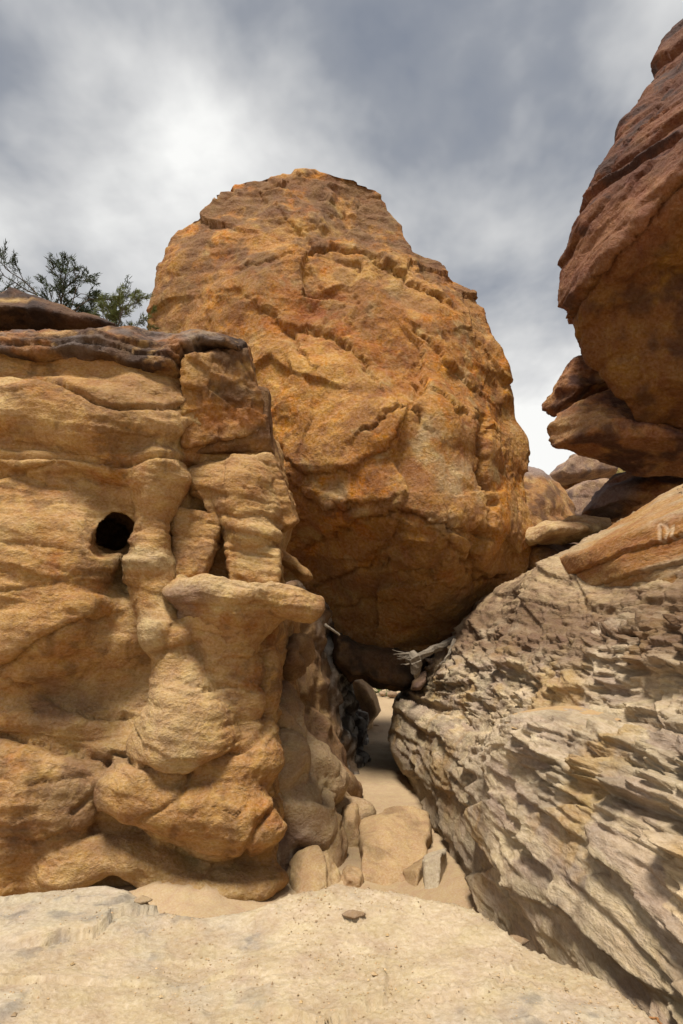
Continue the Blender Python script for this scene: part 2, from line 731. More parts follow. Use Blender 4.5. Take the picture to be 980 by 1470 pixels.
def blot(V, px, py, Y, rx, ry, warp=0.35, soft=0.5, seed=0.0):
    """mask of a stain with an uneven edge, centred on the rock point seen at (px, py)"""
    c = at(px, py, Y)
    m = mpp(py, Y)
    d = np.sqrt(((V[:, 0] - c[0]) / (rx * m)) ** 2 + ((V[:, 2] - c[2]) / (ry * m)) ** 2)
    d = d + warp * fbm(V, 1.6 / (min(rx, ry) * m), 3, seed=seed)
    return 1 - sstep(1 - soft, 1 + soft, d)


# ================================================================== the setting: sand
def spaced(lo, a, b, hi, st, grow=1.16):
    mid = list(np.arange(a, b, st))
    up_, dn, s = [], [], st
    v = mid[-1]
    while v < hi:
        s *= grow
        v += s
        up_.append(v)
    s, v = st, a
    while v > lo:
        s *= grow
        v -= s
        dn.append(v)
    return np.array(dn[::-1] + mid + up_, f32)


def build_sand():
    xs = spaced(-900, -2.6, 2.2, 900, 0.04)
    ys = spaced(-900, 3.0, 13.0, 1600, 0.06)
    X, Y = np.meshgrid(xs, ys, indexing='ij')
    P = np.stack([X.ravel(), Y.ravel(), np.zeros(X.size)], 1).astype(f32)
    x, y = P[:, 0], P[:, 1]
    near = 1 - sstep(16, 40, np.hypot(x, y))
    z = 0.05 * fbm(P, 0.9, 3) * near + 0.02 * fbm(P, 5, 4, 0.55, seed=4) * near
    # sand banked against the foot of the cliff and against the flaky rock
    bank = np.exp(-((x + 1.35) / 0.75) ** 2 - ((y - 4.75) / 0.55) ** 2)
    z += bank * (0.22 + 0.14 * fbm(P, 2.2, 4, 0.55, seed=12) + 0.04 * fbm(P, 9, 3, 0.6, seed=13))
    z += 0.16 * np.exp(-((x - 0.95) / 0.3) ** 2 - ((y - 5.0) / 0.9) ** 2)
    z += 0.10 * np.exp(-((x - 0.05) / 0.25) ** 2 - ((y - 7.0) / 2.0) ** 2)
    # the wash rises slowly beyond the passage
    z += 0.25 * sstep(16, 30, y) * near
    # scuffed hollows of old footprints
    for i in range(26):
        cx, cy = RNG.uniform(0.2, 1.1), RNG.uniform(5.2, 16)
        z -= 0.022 * np.exp(-((x - cx) / 0.07) ** 2 - ((y - cy) / 0.14) ** 2)
    P[:, 2] = z
    far = sstep(20, 70, np.hypot(x, y))
    col = lerp(C(0.45, 0.335, 0.21), C(0.38, 0.275, 0.165), sstep(-0.3, 0.4, fbm(P, 0.8, 3, seed=9)))
    col = lerp(np.broadcast_to(col, P.shape), C(0.26, 0.19, 0.11), far)
    n, m = X.shape
    i = np.arange(n * m).reshape(n, m)
    Q = np.stack([i[:-1, :-1], i[1:, :-1], i[1:, 1:], i[:-1, 1:]], -1).reshape(-1, 4)
    o = make('sand_ground', P, Q, M_SAND, col, base=np.zeros(3))
    o['kind'] = 'structure'
    return o


build_sand()


# ================================================================== slab the photographer stands on
def build_slab():
    edge = [(-260, 1290), (0, 1278), (60, 1272), (150, 1265), (200, 1272), (222, 1286), (290, 1296), (365, 1288), (400, 1275),
            (450, 1272), (492, 1264), (522, 1274), (570, 1280), (622, 1290), (690, 1303), (722, 1322),
            (744, 1338), (775, 1358), (830, 1378), (880, 1396), (930, 1432), (985, 1478)]
    pts = []
    for px, py in edge:
        a, b, _ = ray(px, py)
        Yd = (0.98 - EYE) / b
        pts.append((a * Yd, Yd))
    pts += [(0.95, 1.2), (0.95, -1.6), (-2.6, -1.6), (-2.6, 2.4)]
    pl = np.array(pts)
    tab = PolyTab(pl, 0.4, 300)

    def sdf(P):
        x, y, z = P[:, 0], P[:, 1], P[:, 2]
        d2 = tab(x, y)
        top = 0.985 + 0.05 * pnoise(np.stack([x, y, x * 0], 1) * f32(1.1) + f32(2))
        d = smax(d2 - 0.25 * np.maximum(0.9 - z, 0) + 0.02, z - top, 0.09)
        return d

    # lifted flakes: curved scarps given in plan
    def plan(pts_):
        out = []
        for px, py in pts_:
            a, b, _ = ray(px, py)
            Yd = (0.99 - EYE) / b
            out.append((a * Yd, Yd))
        return np.array(out)
    scarps = [(plan([(60, 1345), (100, 1338), (135, 1335), (160, 1318), (162, 1305), (218, 1296)]), 0.022, 0.16),
              (plan([(420, 1455), (470, 1466), (530, 1450), (558, 1436), (556, 1410)]), 0.016, 0.12),
              (plan([(0, 1410), (60, 1408), (120, 1400), (185, 1396)]), 0.010, 0.08),
              (plan([(490, 1316), (512, 1318), (520, 1314)]), 0.015, 0.03),
              (plan([(640, 1440), (690, 1438), (720, 1420), (745, 1402)]), 0.008, 0.1),
              (plan([(-60, 1300), (60, 1290), (140, 1292), (205, 1290)]), 0.008, 0.06),
              (plan([(250, 1400), (330, 1380), (400, 1384), (450, 1372)]), 0.005, 0.1)]

    def disp(V, N):
        d = 0.022 * fbm(V, 2.2, 4, seed=5) + 0.007 * fbm(V, 14, 4, 0.6, seed=6)
        W = V + 0.04 * np.stack([fbm(V, 6, 3, seed=1), fbm(V, 6, 3, seed=8), V[:, 2] * 0], 1)
        for pl_, a, fade in scarps:
            dd, s = polyline(W[:, 0], W[:, 1], pl_)
            d = d + np.where(s > 0, a * np.exp(-dd / fade), -a * 0.6 * np.exp(-dd / 0.02)) * (dd < 0.5)
        # thin plates on the left part
        m = sstep(0.2, -0.5, V[:, 0] + 0.35 * (V[:, 1] - 2))
        r = fbm(V * C(1, 1, 0.2), 2.6, 3, 0.4, seed=21)
        d = d + m * 0.022 * (softfloor(r * 4, 0.35) / 4)
        # loose grit
        g = sstep(0.32, 0.6, pnoise(V * 75)) * 0.005 + sstep(0.42, 0.7, pnoise(V * 38 + 9)) * 0.007
        return d + g * (1 - m * 0.6)

    lo, hi = (-2.62, -1.62, 0.1), (1.0, 3.2, 1.2)
    V, Q = carve(sdf, lo, hi, 0.05, 3, disp, px=3.3)
    # bare stone shows grey through the tan dust
    bare = sstep(-0.05, 0.30, fbm(V, 2.3, 5, 0.6, seed=31) - 0.06 + 0.30 * sstep(-0.2, -1.3, V[:, 0]))
    bare2 = sstep(0.05, 0.3, fbm(V, 9, 4, 0.6, seed=33))
    dust = lerp(C(0.50, 0.40, 0.275), C(0.44, 0.345, 0.225), sstep(-0.3, 0.3, fbm(V, 5, 4, seed=3)))
    stone = lerp(C(0.42, 0.36, 0.28), C(0.30, 0.255, 0.20), bare2)
    col = lerp(dust, stone, np.clip(bare * (0.55 + 0.5 * bare2), 0, 1))
    col = lerp(col, C(0.24, 0.20, 0.155), 0.6 * sstep(0.18, 0.34, fbm(V, 4.5, 5, 0.65, seed=37)) * sstep(0.5, -0.8, V[:, 0]))
    col = lerp(col, C(0.30, 0.27, 0.22), 0.5 * sstep(0.3, 0.05, np.abs(V[:, 1] - (2.9 - 0.6 * np.maximum(V[:, 0], 0)))) * sstep(0.0, 0.3, fbm(V, 6, 3, seed=44)))
    o = make('foreground_rock_slab', V, Q, M_SLAB, col)
    tag(o, 'broad tan dusty rock slab in front, strewn with grit and broken flakes', 'rock slab')


build_slab()
# ================================================================== weathered cliff on the left
cliff = thing('sandstone_cliff', (-1.6, 5.2, 0.0), 'weathered golden sandstone cliff with a small dark cave, pillars and a mushroom shelf', 'cliff')


def union(base, items):
    def f(P):
        d = base(P)
        for g, k in items:
            d = smin(d, g(P), k) if k > 0 else smax(d, -g(P), -k)
        return d
    return f


def strata(V, seed=0.0, a=0.012, b=0.009, zf=9.0):
    W = V + 0.10 * np.stack([fbm(V, 1.3, 3, seed=seed), fbm(V, 1.3, 3, seed=seed + 5), fbm(V, 1.3, 3, seed=seed + 9)], 1)
    W = W + 0.12 * V[:, :1] * C(0, 0, 1)
    L = W * C(1.1, 1.1, zf)
    s = ridged(L, 1.0, 3, 0.55, seed=seed + 3)
    # chipped faces and pitted grain
    r1, r2, ha, hb, ou, ov = cells2(W[:, 0] * 5.5 + 2.0 * W[:, 1], W[:, 2] * 8.0 - 2.0 * W[:, 1], 7)
    chip = (ou * (ha - 0.5) + ov * (hb - 0.45)) * sstep(-0.15, 0.25, fbm(V, 1.9, 3, seed=seed + 21))
    # crisp beds standing proud of one another, and flaked scars
    q = W[:, 2] * zf * 0.85 + 0.9 * fbm(V, 1.2, 3, seed=seed + 31)
    i0 = np.floor(q).astype(np.int32)
    t = sstep(0.86, 1.0, q - i0)
    bed = (hash2(i0, i0 * 0 + 5, 7) * (1 - t) + hash2(i0 + 1, i0 * 0 + 5, 7) * t - 0.5)
    bed = bed * sstep(-0.08, 0.12, fbm(V * C(1, 1, 0.6), 0.9, 3, seed=seed + 33))
    scar = flakes(W[:, 0] * 2.6 + W[:, 1], W[:, 2] * 4.5 - W[:, 1], 41, 0.05, lambda ha, hb, ou, ov: (hb > 0.72) * (0.35 + ov * 0.8 + ou * (ha - 0.5)))
    pit = sstep(0.30, 0.55, pnoise(V * C(9, 9, 15) + 3)) * sstep(0.05, 0.3, fbm(V, 1.5, 3, seed=seed + 37))
    return (2.3 * a * bed - 2.2 * b * scar - 1.8 * b * pit + a * 1.6 * (s - 0.4) + b * fbm(V, 12, 4, 0.65, seed=seed + 7) + 0.03 * fbm(V, 1.7, 3, seed=seed + 2)
            + 4.0 * b * chip + 1.3 * b * (ridged(V, 5.5, 4, 0.6, seed=seed + 25) - 0.45))


def cracks(V, items, Y=4.8, wob=0.03):
    W = V + wob * np.stack([fbm(V, 5, 3, seed=71), V[:, 1] * 0, fbm(V, 5, 3, seed=73)], 1)
    d = np.zeros(len(V), f32)
    for it in items:
        pts, depth, wd = it[:3]
        step = it[3] if len(it) > 3 else 0.0
        pl = line(pts, it[4] if len(it) > 4 else Y)
        dd, s = polyline(W[:, 0], W[:, 2], pl)
        wd = wd * Y / F
        d = d - depth * np.exp(-(dd / wd) ** 2)
        if step:
            d = d + np.where(s > 0, step * np.exp(-dd / (wd * 7)), -0.4 * step * np.exp(-dd / (wd * 4)))
    return d


def sandstone_col(V, N, seed=0.0):
    a = sstep(-0.25, 0.35, fbm(V, 1.5, 4, seed=seed + 1))
    col = lerp(C(0.405, 0.235, 0.095), C(0.47, 0.30, 0.14), a)
    # iron staining, pale scoured stone, thin bedding stripes
    col = lerp(col, C(0.36, 0.165, 0.05), 0.75 * sstep(0.08, 0.4, fbm(V, 2.3, 5, 0.6, seed=seed + 4)))
    col = lerp(col, C(0.23, 0.125, 0.055), 0.55 * sstep(0.12, 0.45, fbm(V * C(1, 1, 1.8), 3.1, 5, 0.6, seed=seed + 8)))
    st = fbm(V * C(0.8, 0.8, 16) + 0.4 * V[:, :1] * C(0, 0, 1), 1.6, 3, seed=seed + 12)
    col = col * (1 + 0.22 * st[:, None])
    col = lerp(col, C(0.55, 0.40, 0.205), 0.6 * sstep(0.1, 0.42, fbm(V, 1.9, 4, seed=seed + 15)))
    # dark water streaks and brown varnish patches
    wet = fbm(V * C(5.5, 5.5, 0.55), 1.0, 4, 0.6, seed=seed + 17) + 0.25 * fbm(V, 0.8, 2, seed=seed + 18)
    col = lerp(col, C(0.17, 0.095, 0.045), 0.5 * sstep(0.20, 0.42, wet))
    col = lerp(col, C(0.20, 0.115, 0.055), 0.6 * sstep(0.14, 0.24, fbm(V * C(1, 1, 1.5), 1.3, 6, 0.68, seed=seed + 19)))
    return col


def build_wall():
    R = Relief([(-320, 480, 4.9), (-150, 500, 4.7), (0, 500, 4.78), (130, 490, 4.85), (250, 500, 4.95), (265, 560, 4.8), (0, 600, 4.72), (130, 610, 4.68), (230, 630, 4.75),
                (-200, 700, 4.7), (0, 680, 4.72), (100, 680, 4.76), (220, 690, 4.8), (0, 750, 4.68), (90, 750, 4.68), (0, 850, 4.60), (90, 850, 4.58), (130, 850, 4.68),
                (0, 930, 4.66), (90, 930, 4.78), (150, 720, 4.86), (165, 840, 4.98), (110, 985, 5.02), (180, 1000, 5.12), (200, 960, 5.12),
                (215, 750, 5.0), (230, 850, 4.98), (0, 1010, 4.86), (60, 1020, 4.95), (50, 1080, 4.78), (0, 1150, 4.7), (100, 1150, 4.8), (0, 1250, 4.72), (-200, 1000, 4.6), (-250, 1250, 4.6),
                (60, 1040, 4.9), (200, 1130, 4.92), (300, 1160, 4.88), (250, 1230, 5.02), (380, 1200, 4.98), (330, 1250, 5.05), (120, 1230, 4.98), (120, 1180, 4.9),
                (300, 720, 5.24), (350, 760, 5.24), (300, 800, 5.3), (330, 930, 5.06), (290, 1000, 5.02), (370, 950, 5.2), (370, 1050, 5.2), (395, 1000, 5.35), (350, 1100, 5.05),
                (300, 560, 5.15), (370, 560, 5.2), (390, 650, 5.3), (410, 740, 5.3), (400, 850, 5.35), (280, 680, 5.1), (400, 1100, 5.2), (390, 1270, 5.05), (200, 1300, 5.0), (400, 1350, 5.1)])
    lo, hi = (-4.4, 4.0, -0.25), (-0.3, 7.2, 4.75)
    R.table(lo, hi)
    outline = [(-700, 530), (60, 535), (160, 530), (250, 530), (330, 535), (362, 560), (375, 640), (385, 690), (372, 760), (372, 830),
               (392, 880), (390, 930), (386, 980), (392, 1040), (398, 1090), (402, 1160), (388, 1230), (372, 1290), (360, 1420), (-700, 1420)]
    base = Outline(outline, 5.3, 0, 8.5, kf=0.0, kb=-0.05, k=0.10, relief=R)
    sol = union(base, [
        (Ell(110, 602, 4.80, 165, 56, 0.28, 3), 0.05),          # big belly under the cap
        (Ell(205, 572, 4.86, 72, 34, 0.20, 12), 0.02),          # lens leaning on it
        (Ell(60, 672, 4.86, 190, 17, 0.22, 2), 0.03),           # thin band under the belly
        (Ell(225, 682, 4.90, 48, 26, 0.20, 8), 0.04),
        (Ell(20, 800, 4.85, 150, 100, 0.34, 0), 0.12),
        (Ell(60, 900, 4.82, 105, 48, 0.30, -16), 0.05),         # lower lip of the left bulge
        (Ell(30, 960, 4.95, 90, 22, 0.25, -8), 0.06),
        (Ell(150, 762, 4.62, 32, 36, 0.13, -25), -0.04),        # hollow round the cave
        (Cone((160, 769, 4.6), 28, (161, 769, 6.5), 25), -0.012),          # the cave itself
        (Ell(172, 890, 4.74, 40, 60, 0.20, 10), -0.10),
        (Cone((226, 680, 4.95), 46, (214, 752, 4.94), 24), 0.09),   # column beside the cave
        (Cone((214, 752, 4.94), 24, (214, 806, 4.93), 32), 0.05),
        (Ell(212, 801, 4.88, 34, 9, 0.19, 2), 0.03),
        (Cone((222, 812, 4.99), 38, (228, 880, 4.96), 30), 0.07),
        (Ell(224, 906, 4.89, 30, 33, 0.18, 0), 0.06),          # two knobs pinched together
        (Ell(262, 914, 4.90, 24, 25, 0.16, -10), 0.04),
        (Cone((250, 935, 4.92), 32, (266, 1040, 4.86), 62, 0.8), 0.09),   # bell below them
        (Ell(262, 1065, 4.88, 84, 48, 0.28, 6), 0.09),
        (Ell(160, 1080, 5.10, 100, 40, 0.20, 15), 0.10),
        (Ell(60, 965, 5.08, 70, 40, 0.2, -15), 0.05),
        (Ell(70, 1025, 5.02, 85, 28, 0.24, 12), 0.08),
        (Ell(212, 1130, 4.86, 70, 42, 0.26, 12), 0.05),        # lobes at the foot
        (Ell(298, 1165, 4.90, 118, 52, 0.30, 14), 0.06),
        (Ell(345, 1110, 4.98, 64, 46, 0.24, -20), 0.08),
        (Ell(20, 1150, 4.86, 125, 88, 0.26, 0), 0.05),
        (Ell(110, 1234, 4.90, 72, 38, 0.24, -8), 0.05),         # rounded stone in the sand
        (Ell(300, 1262, 5.0, 110, 30, 0.34, 8), 0.10),          # dusty apron at the foot
        (Ell(215, 1222, 5.02, 60, 28, 0.28, 20), 0.08),
        (Cone((322, 890, 5.08), 62, (326, 945, 5.06), 44), 0.05),   # stem of the shelf
        (Cone((326, 945, 5.06), 40, (322, 1020, 5.04), 34), 0.04),
        (Ell(350, 962, 5.09, 26, 34, 0.15, 0), 0.06),
        (Ell(342, 1015, 5.06, 36, 34, 0.17, 15), 0.04),
        (Ell(352, 1050, 5.07, 30, 20, 0.15, 30), 0.03),
        (Ell(376, 1070, 5.14, 24, 30, 0.15, 20), 0.03),
        (Ell(383, 985, 5.28, 16, 66, 0.15, 4), 0.05),
        (Ell(382, 1046, 5.0, 9, 13, 0.10, 0), -0.01),
    ])
    crk = [([(-60, 652), (30, 664), (110, 662), (190, 676), (262, 654)], 0.06, 3.5, 0.02),
           ([(-60, 545), (40, 548), (95, 560), (150, 592), (190, 604), (240, 596), (266, 580)], 0.05, 3, 0.03),
           ([(0, 690), (40, 682), (95, 672), (140, 690), (190, 702)], 0.03, 3.5, 0.015),
           ([(40, 684), (70, 700), (95, 702)], 0.02, 4, 0.02),
           ([(-40, 975), (30, 950), (90, 912), (150, 884)], 0.03, 4, 0.03),
           ([(-30, 862), (40, 850), (100, 838), (150, 820)], 0.012, 4, 0.01),
           ([(20, 975), (70, 1010), (120, 1032), (160, 1036)], 0.03, 4, 0.02),
           ([(-40, 1046), (50, 1062), (110, 1084), (150, 1094)], 0.05, 4, 0.03),
           ([(148, 1096), (134, 1140), (112, 1162)], 0.05, 4),
           ([(155, 1084), (205, 1092), (276, 1108)], 0.05, 3, 0.03),
           ([(276, 1108), (330, 1082), (372, 1058)], 0.05, 3.5, 0.02),
           ([(275, 1112), (262, 1140), (215, 1168)], 0.03, 3),
           ([(155, 1160), (210, 1184), (290, 1224), (345, 1232)], 0.05, 4, 0.03),
           ([(345, 1230), (366, 1196), (388, 1162)], 0.04, 3),
           ([(225, 938), (270, 928), (288, 920)], 0.03, 3),
           ([(238, 898), (244, 925), (236, 944)], 0.02, 2.5),
           ([(190, 764), (215, 757), (246, 764)], 0.015, 3), ([(196, 745), (220, 741), (240, 748)], 0.010, 3),
           ([(206, 990), (260, 975), (312, 990)], 0.008, 5, 0.006), ([(212, 1040), (270, 1020), (330, 1040)], 0.008, 5, 0.006),
           ([(290, 905), (330, 915), (372, 905)], 0.015, 4, 0.01), ([(296, 990), (325, 985), (360, 992)], 0.018, 3, 0.01),
           ([(268, 520), (270, 560), (264, 605)], 0.02, 2.5),
           ([(0, 1105), (60, 1118), (120, 1112)], 0.015, 4, 0.01), ([(-20, 1190), (60, 1200), (110, 1190)], 0.02, 4, 0.012),
           ([(0, 720), (60, 728), (120, 722)], 0.008, 4, 0.008), ([(0, 780), (60, 786), (110, 792)], 0.008, 4, 0.008)]

    def disp(V, N):
        return strata(V, 0.0) * (0.6 + 0.4 * sstep(-0.3, 0.3, fbm(V, 1.1, 2, seed=50))) + cracks(V, crk)

    V, Q = carve(warped(sol, (0.07, 1.3), (0.035, 3.4)), lo, hi, 0.055, 3, disp, px=3.2)
    col = sandstone_col(V, V)
    dustm = np.clip(blot(V, 170, 1030, 5.0, 90, 60) + blot(V, 190, 1250, 5.0, 110, 40) + blot(V, 300, 1270, 5, 110, 36), 0, 1)
    col = lerp(col, C(0.44, 0.30, 0.15), 0.7 * dustm)
    col = lerp(col, C(0.50, 0.385, 0.22), 0.75 * np.clip(blot(V, 212, 805, 4.85, 45, 16) + blot(V, 215, 908, 4.8, 24, 30) + 0.5 * blot(V, 255, 1010, 4.8, 60, 80, 0.6, 0.8), 0, 1))
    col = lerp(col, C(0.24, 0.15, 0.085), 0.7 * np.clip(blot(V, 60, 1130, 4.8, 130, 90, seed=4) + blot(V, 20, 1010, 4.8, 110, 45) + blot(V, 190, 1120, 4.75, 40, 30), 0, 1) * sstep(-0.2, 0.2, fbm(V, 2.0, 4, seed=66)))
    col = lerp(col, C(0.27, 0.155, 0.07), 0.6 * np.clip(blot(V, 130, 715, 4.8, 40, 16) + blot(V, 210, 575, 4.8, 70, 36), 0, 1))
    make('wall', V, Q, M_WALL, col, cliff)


build_wall()


def part_rock(name, sdf, lo, hi, vox, sub, disp, colfn, mat, parent=None, smooth=True, warp=True):
    V, Q = carve(warped(sdf, (0.045, 1.7), (0.022, 4.5)) if warp else sdf, lo, hi, vox, 3, disp)
    return make(name, V, Q, mat, colfn(V), parent, smooth)


def bounds(pts, pad):
    W = np.array([at(*p) for p in pts])
    return W.min(0) - pad, W.max(0) + pad


def varnish(V, seed=0.0, dark=C(0.075, 0.045, 0.032), mid=C(0.30, 0.145, 0.055), pale=C(0.42, 0.26, 0.12)):
    n = fbm(V, 1.8, 5, 0.6, seed=seed)
    col = lerp(mid, pale, sstep(-0.05, 0.4, fbm(V, 3.0, 4, seed=seed + 3)))
    return lerp(col, dark, 0.9 * sstep(-0.08, 0.22, n))


def build_cap():
    # layered dark ledge along the top
    poly = [(-700, 496), (-60, 482), (0, 481), (70, 480), (110, 476), (150, 472), (200, 479), (250, 486), (300, 490), (352, 497),
            (357, 503), (350, 520), (300, 512), (268, 530), (268, 556), (220, 552), (175, 545), (130, 538), (95, 545), (60, 548), (0, 543), (-700, 540)]
    R = Relief([(-500, 510, 4.55), (0, 482, 5.2), (0, 500, 4.66), (0, 530, 4.72), (0, 545, 4.78), (130, 474, 5.3), (130, 500, 4.70), (130, 530, 4.78), (250, 488, 5.2), (250, 505, 4.74),
                (255, 545, 4.84), (350, 498, 5.05), (350, 510, 4.86), (300, 508, 4.80)])
    lo, hi = (-4.6, 4.2, 3.2), (-0.55, 8.2, 6.6)
    R.table(lo, hi)
    led = Outline(poly, 5.15, 0, 8.5, kf=0.06, kb=0.0, k=0.03, relief=lambda x, z: R(x, z) - 0.085)

    def sd_(P):                                   # its top climbs towards the back, its end draws in
        b = np.maximum(P[:, 1] - 5.15, 0)
        return led(np.stack([P[:, 0] + 0.45 * b, P[:, 1], P[:, 2] - 0.5 * np.minimum(b, 3)], 1))
    crk = [([(-60, 512), (40, 508), (110, 500), (180, 506), (262, 520)], 0.03, 3, 0.03), ([(0, 492), (90, 488), (180, 492), (330, 503)], 0.02, 2.5, 0.02),
           ([(60, 528), (140, 520), (230, 536)], 0.02, 3, 0.02)]

    def disp(V, N):
        r = fbm(V * C(1, 1, 3.5) + 0.1 * V[:, :1] * C(0, 0, 1), 2.2, 4, 0.55, seed=80)
        return 0.045 * softfloor(r * 5 + 0.5) / 5 + strata(V, 8.0, 0.014, 0.008, 14) + cracks(V, crk)

    def colf(V):
        col = varnish(V, 11)
        col = lerp(col, C(0.07, 0.042, 0.03), 0.8 * sstep(-0.10, 0.08, fbm(V * C(1, 1, 2), 1.5, 5, 0.65, seed=17)))
        col = lerp(col, C(0.40, 0.25, 0.11), 0.7 * sstep(0.14, 0.26, fbm(V * C(1, 1, 3), 2.6, 5, 0.65, seed=19)))
        return lerp(col, C(0.20, 0.165, 0.15), 0.6 * sstep(0.0, 0.3, fbm(V, 2.4, 4, seed=14)) * sstep(4.35, 4.6, V[:, 2]))
    part_rock('cap_ledge', sd_, lo, hi, 0.04, 1, disp, colf, M_DARK, cliff)

    # square-cut block at the right end of the cap
    poly = [(267, 512), (310, 505), (345, 502), (357, 506), (361, 540), (372, 570), (386, 618), (387, 624), (330, 634), (268, 643), (262, 640), (266, 590)]
    blk = Planes((320, 570, 5.1), [((268, 540, 4.78), (268, 640, 4.86), (385, 620, 5.18)),        # face
                                   ((357, 505, 5.02), (386, 618, 5.15), (386, 618, 5.9)),          # right side
                                   ((268, 642, 4.9), (386, 620, 5.15), (300, 638, 5.8)),           # underside
                                   ((268, 508, 4.9), (355, 500, 5.0), (300, 500, 5.8)),            # top
                                   ((262, 520, 4.8), (262, 640, 4.9), (300, 580, 5.7)),
                                   ((262, 520, 5.7), (262, 640, 5.7), (300, 580, 5.7))], 0.02)
    lo, hi = bounds([(250, 480, 4.8), (390, 660, 4.8), (250, 480, 5.75), (400, 660, 5.75)], 0.15)
    crk = [([(320, 505), (345, 515), (362, 540)], 0.03, 3, 0.0), ([(268, 640), (264, 600), (272, 540)], 0.01, 3)]

    def disp2(V, N):
        fn = lambda ha, hb, ou, ov: ou * (ha - 0.5) + ov * (hb - 0.55)
        W = V + 0.06 * np.stack([fbm(V, 3, 3, seed=4), V[:, 1] * 0, fbm(V, 3, 3, seed=5)], 1)
        pl_ = 0.10 * flakes(W[:, 0] * 3.2 + W[:, 1], W[:, 2] * 4.5 + 0.8 * W[:, 0], 9, 0.05, fn) + 0.04 * flakes(W[:, 0] * 9, W[:, 2] * 12 + 2 * W[:, 0], 19, 0.1, fn)
        return pl_ + 0.035 * fbm(V, 2.4, 4, seed=83) + 0.018 * fbm(V, 9, 4, 0.6, seed=84) + cracks(V, crk, 5.0)

    def colf2(V):
        col = varnish(V, 21, dark=C(0.13, 0.07, 0.038), mid=C(0.37, 0.195, 0.07), pale=C(0.42, 0.26, 0.11))
        col = lerp(col, C(0.36, 0.15, 0.04), 0.6 * np.clip(blot(V, 312, 600, 5.0, 42, 22) + blot(V, 345, 585, 5, 40, 20), 0, 1))
        return lerp(col, C(0.03, 0.022, 0.02), 0.6 * blot(V, 335, 566, 5.0, 34, 18, 0.8, 0.6))
    part_rock('cap_block', blk, lo, hi, 0.035, 1, disp2, colf2, M_DARK, cliff, warp=False)

    # thin wedge slab under the block
    wd = Planes((330, 650, 5.2), [((262, 655, 4.95), (330, 640, 5.08), (388, 632, 5.22)), ((262, 655, 4.95), (390, 645, 5.22), (330, 660, 5.3)),
                                  ((265, 648, 4.96), (265, 665, 4.96), (390, 640, 5.2)), ((389, 630, 5.2), (391, 650, 5.2), (392, 640, 5.9)),
                                  ((258, 640, 4.9), (258, 660, 4.9), (300, 650, 5.8)), ((262, 520, 5.7), (262, 640, 5.7), (300, 580, 5.7))], 0.012)
    lo, hi = bounds([(250, 600, 4.8), (400, 690, 4.8), (400, 600, 5.75)], 0.1)
    part_rock('wedge_slab', wd, lo, hi, 0.03, 1, lambda V, N: 0.012 * fbm(V, 4, 4, seed=85), lambda V: lerp(C(0.20, 0.11, 0.05), C(0.34, 0.19, 0.08), sstep(-0.2, 0.3, fbm(V, 3, 4, seed=3))), M_DARK, cliff)

    # left pillar, leaning, with its flat worn top
    p1c = Planes((280, 780, 5.2), [((244, 740, 4.98), (322, 740, 4.96), (270, 830, 4.94)), ((240, 726, 4.9), (326, 736, 4.9), (280, 722, 5.6)),
                                   ((246, 725, 5.0), (236, 840, 5.0), (250, 725, 5.6)), ((327, 735, 4.98), (298, 838, 4.98), (327, 735, 5.6)),
                                   ((322, 730, 4.94), (300, 835, 4.98), (330, 735, 5.3)), ((240, 850, 5), (300, 850, 5), (240, 850, 5.5)), ((240, 800, 5.5), (300, 850, 5.5), (240, 850, 5.5))], 0.06)
    lo, hi = bounds([(225, 690, 5.0), (345, 870, 5.0)], 0.05)
    lo[1], hi[1] = 4.6, 5.6
    crk = [([(240, 766), (280, 770), (318, 778)], 0.018, 2.5, 0.008), ([(246, 740), (290, 745), (325, 740)], 0.01, 2.5), ([(240, 785), (280, 790), (310, 792)], 0.006, 3)]
    part_rock('pillar', p1c, lo, hi, 0.03, 1, lambda V, N: strata(V, 3.0, 0.011, 0.008, 11) + cracks(V, crk, 5.0), lambda V: sandstone_col(V, V, 3.0), M_WALL, cliff)

    # right pillar with its fin
    fin = Planes((370, 700, 5.2), [((320, 665, 5.02), (390, 652, 5.10), (340, 760, 5.04)), ((390, 652, 5.1), (428, 748, 5.14), (392, 652, 5.8)),
                                   ((428, 748, 5.14), (395, 765, 5.1), (428, 750, 5.8)), ((300, 668, 5.0), (392, 650, 5.1), (340, 655, 5.8)),
                                   ((270, 680, 5), (320, 770, 5), (270, 680, 5.8)), ((390, 652, 5.08), (428, 748, 5.12), (372, 740, 5.0)),
                                   ((320, 780, 5), (420, 770, 5.), (340, 775, 5.8)), ((262, 520, 5.7), (262, 640, 5.7), (300, 580, 5.7))], 0.012)
    low_ = Planes((360, 810, 5.1), [((322, 790, 4.92), (402, 800, 4.93), (330, 845, 4.89)), ((322, 785, 4.95), (327, 845, 4.95), (322, 785, 5.5)), ((404, 785, 5.0), (399, 845, 5.0), (404, 785, 5.5)),
                                    ((322, 778, 4.95), (404, 788, 4.95), (360, 780, 5.5)), ((322, 850, 4.95), (404, 852, 4.95), (360, 850, 5.5)), ((322, 785, 5.5), (404, 785, 5.5), (360, 850, 5.5))], 0.05)
    p2 = union(fin, [(Cone((346, 705, 5.17), 50, (362, 765, 5.09), 38), 0.03), (Ell(362, 766, 5.06, 42, 22, 0.22, 6), 0.02), (low_, 0.012),
                     (Ell(308, 692, 5.12, 44, 30, 0.16, 0), 0.03), (Ell(322, 716, 5.0, 9, 26, 0.10, 0), 0.02), (Ell(380, 735, 5.08, 24, 22, 0.14, 0), 0.03)])
    lo, hi = bounds([(255, 640, 5.0), (445, 880, 5.0)], 0.05)
    lo[1], hi[1] = 4.6, 5.75
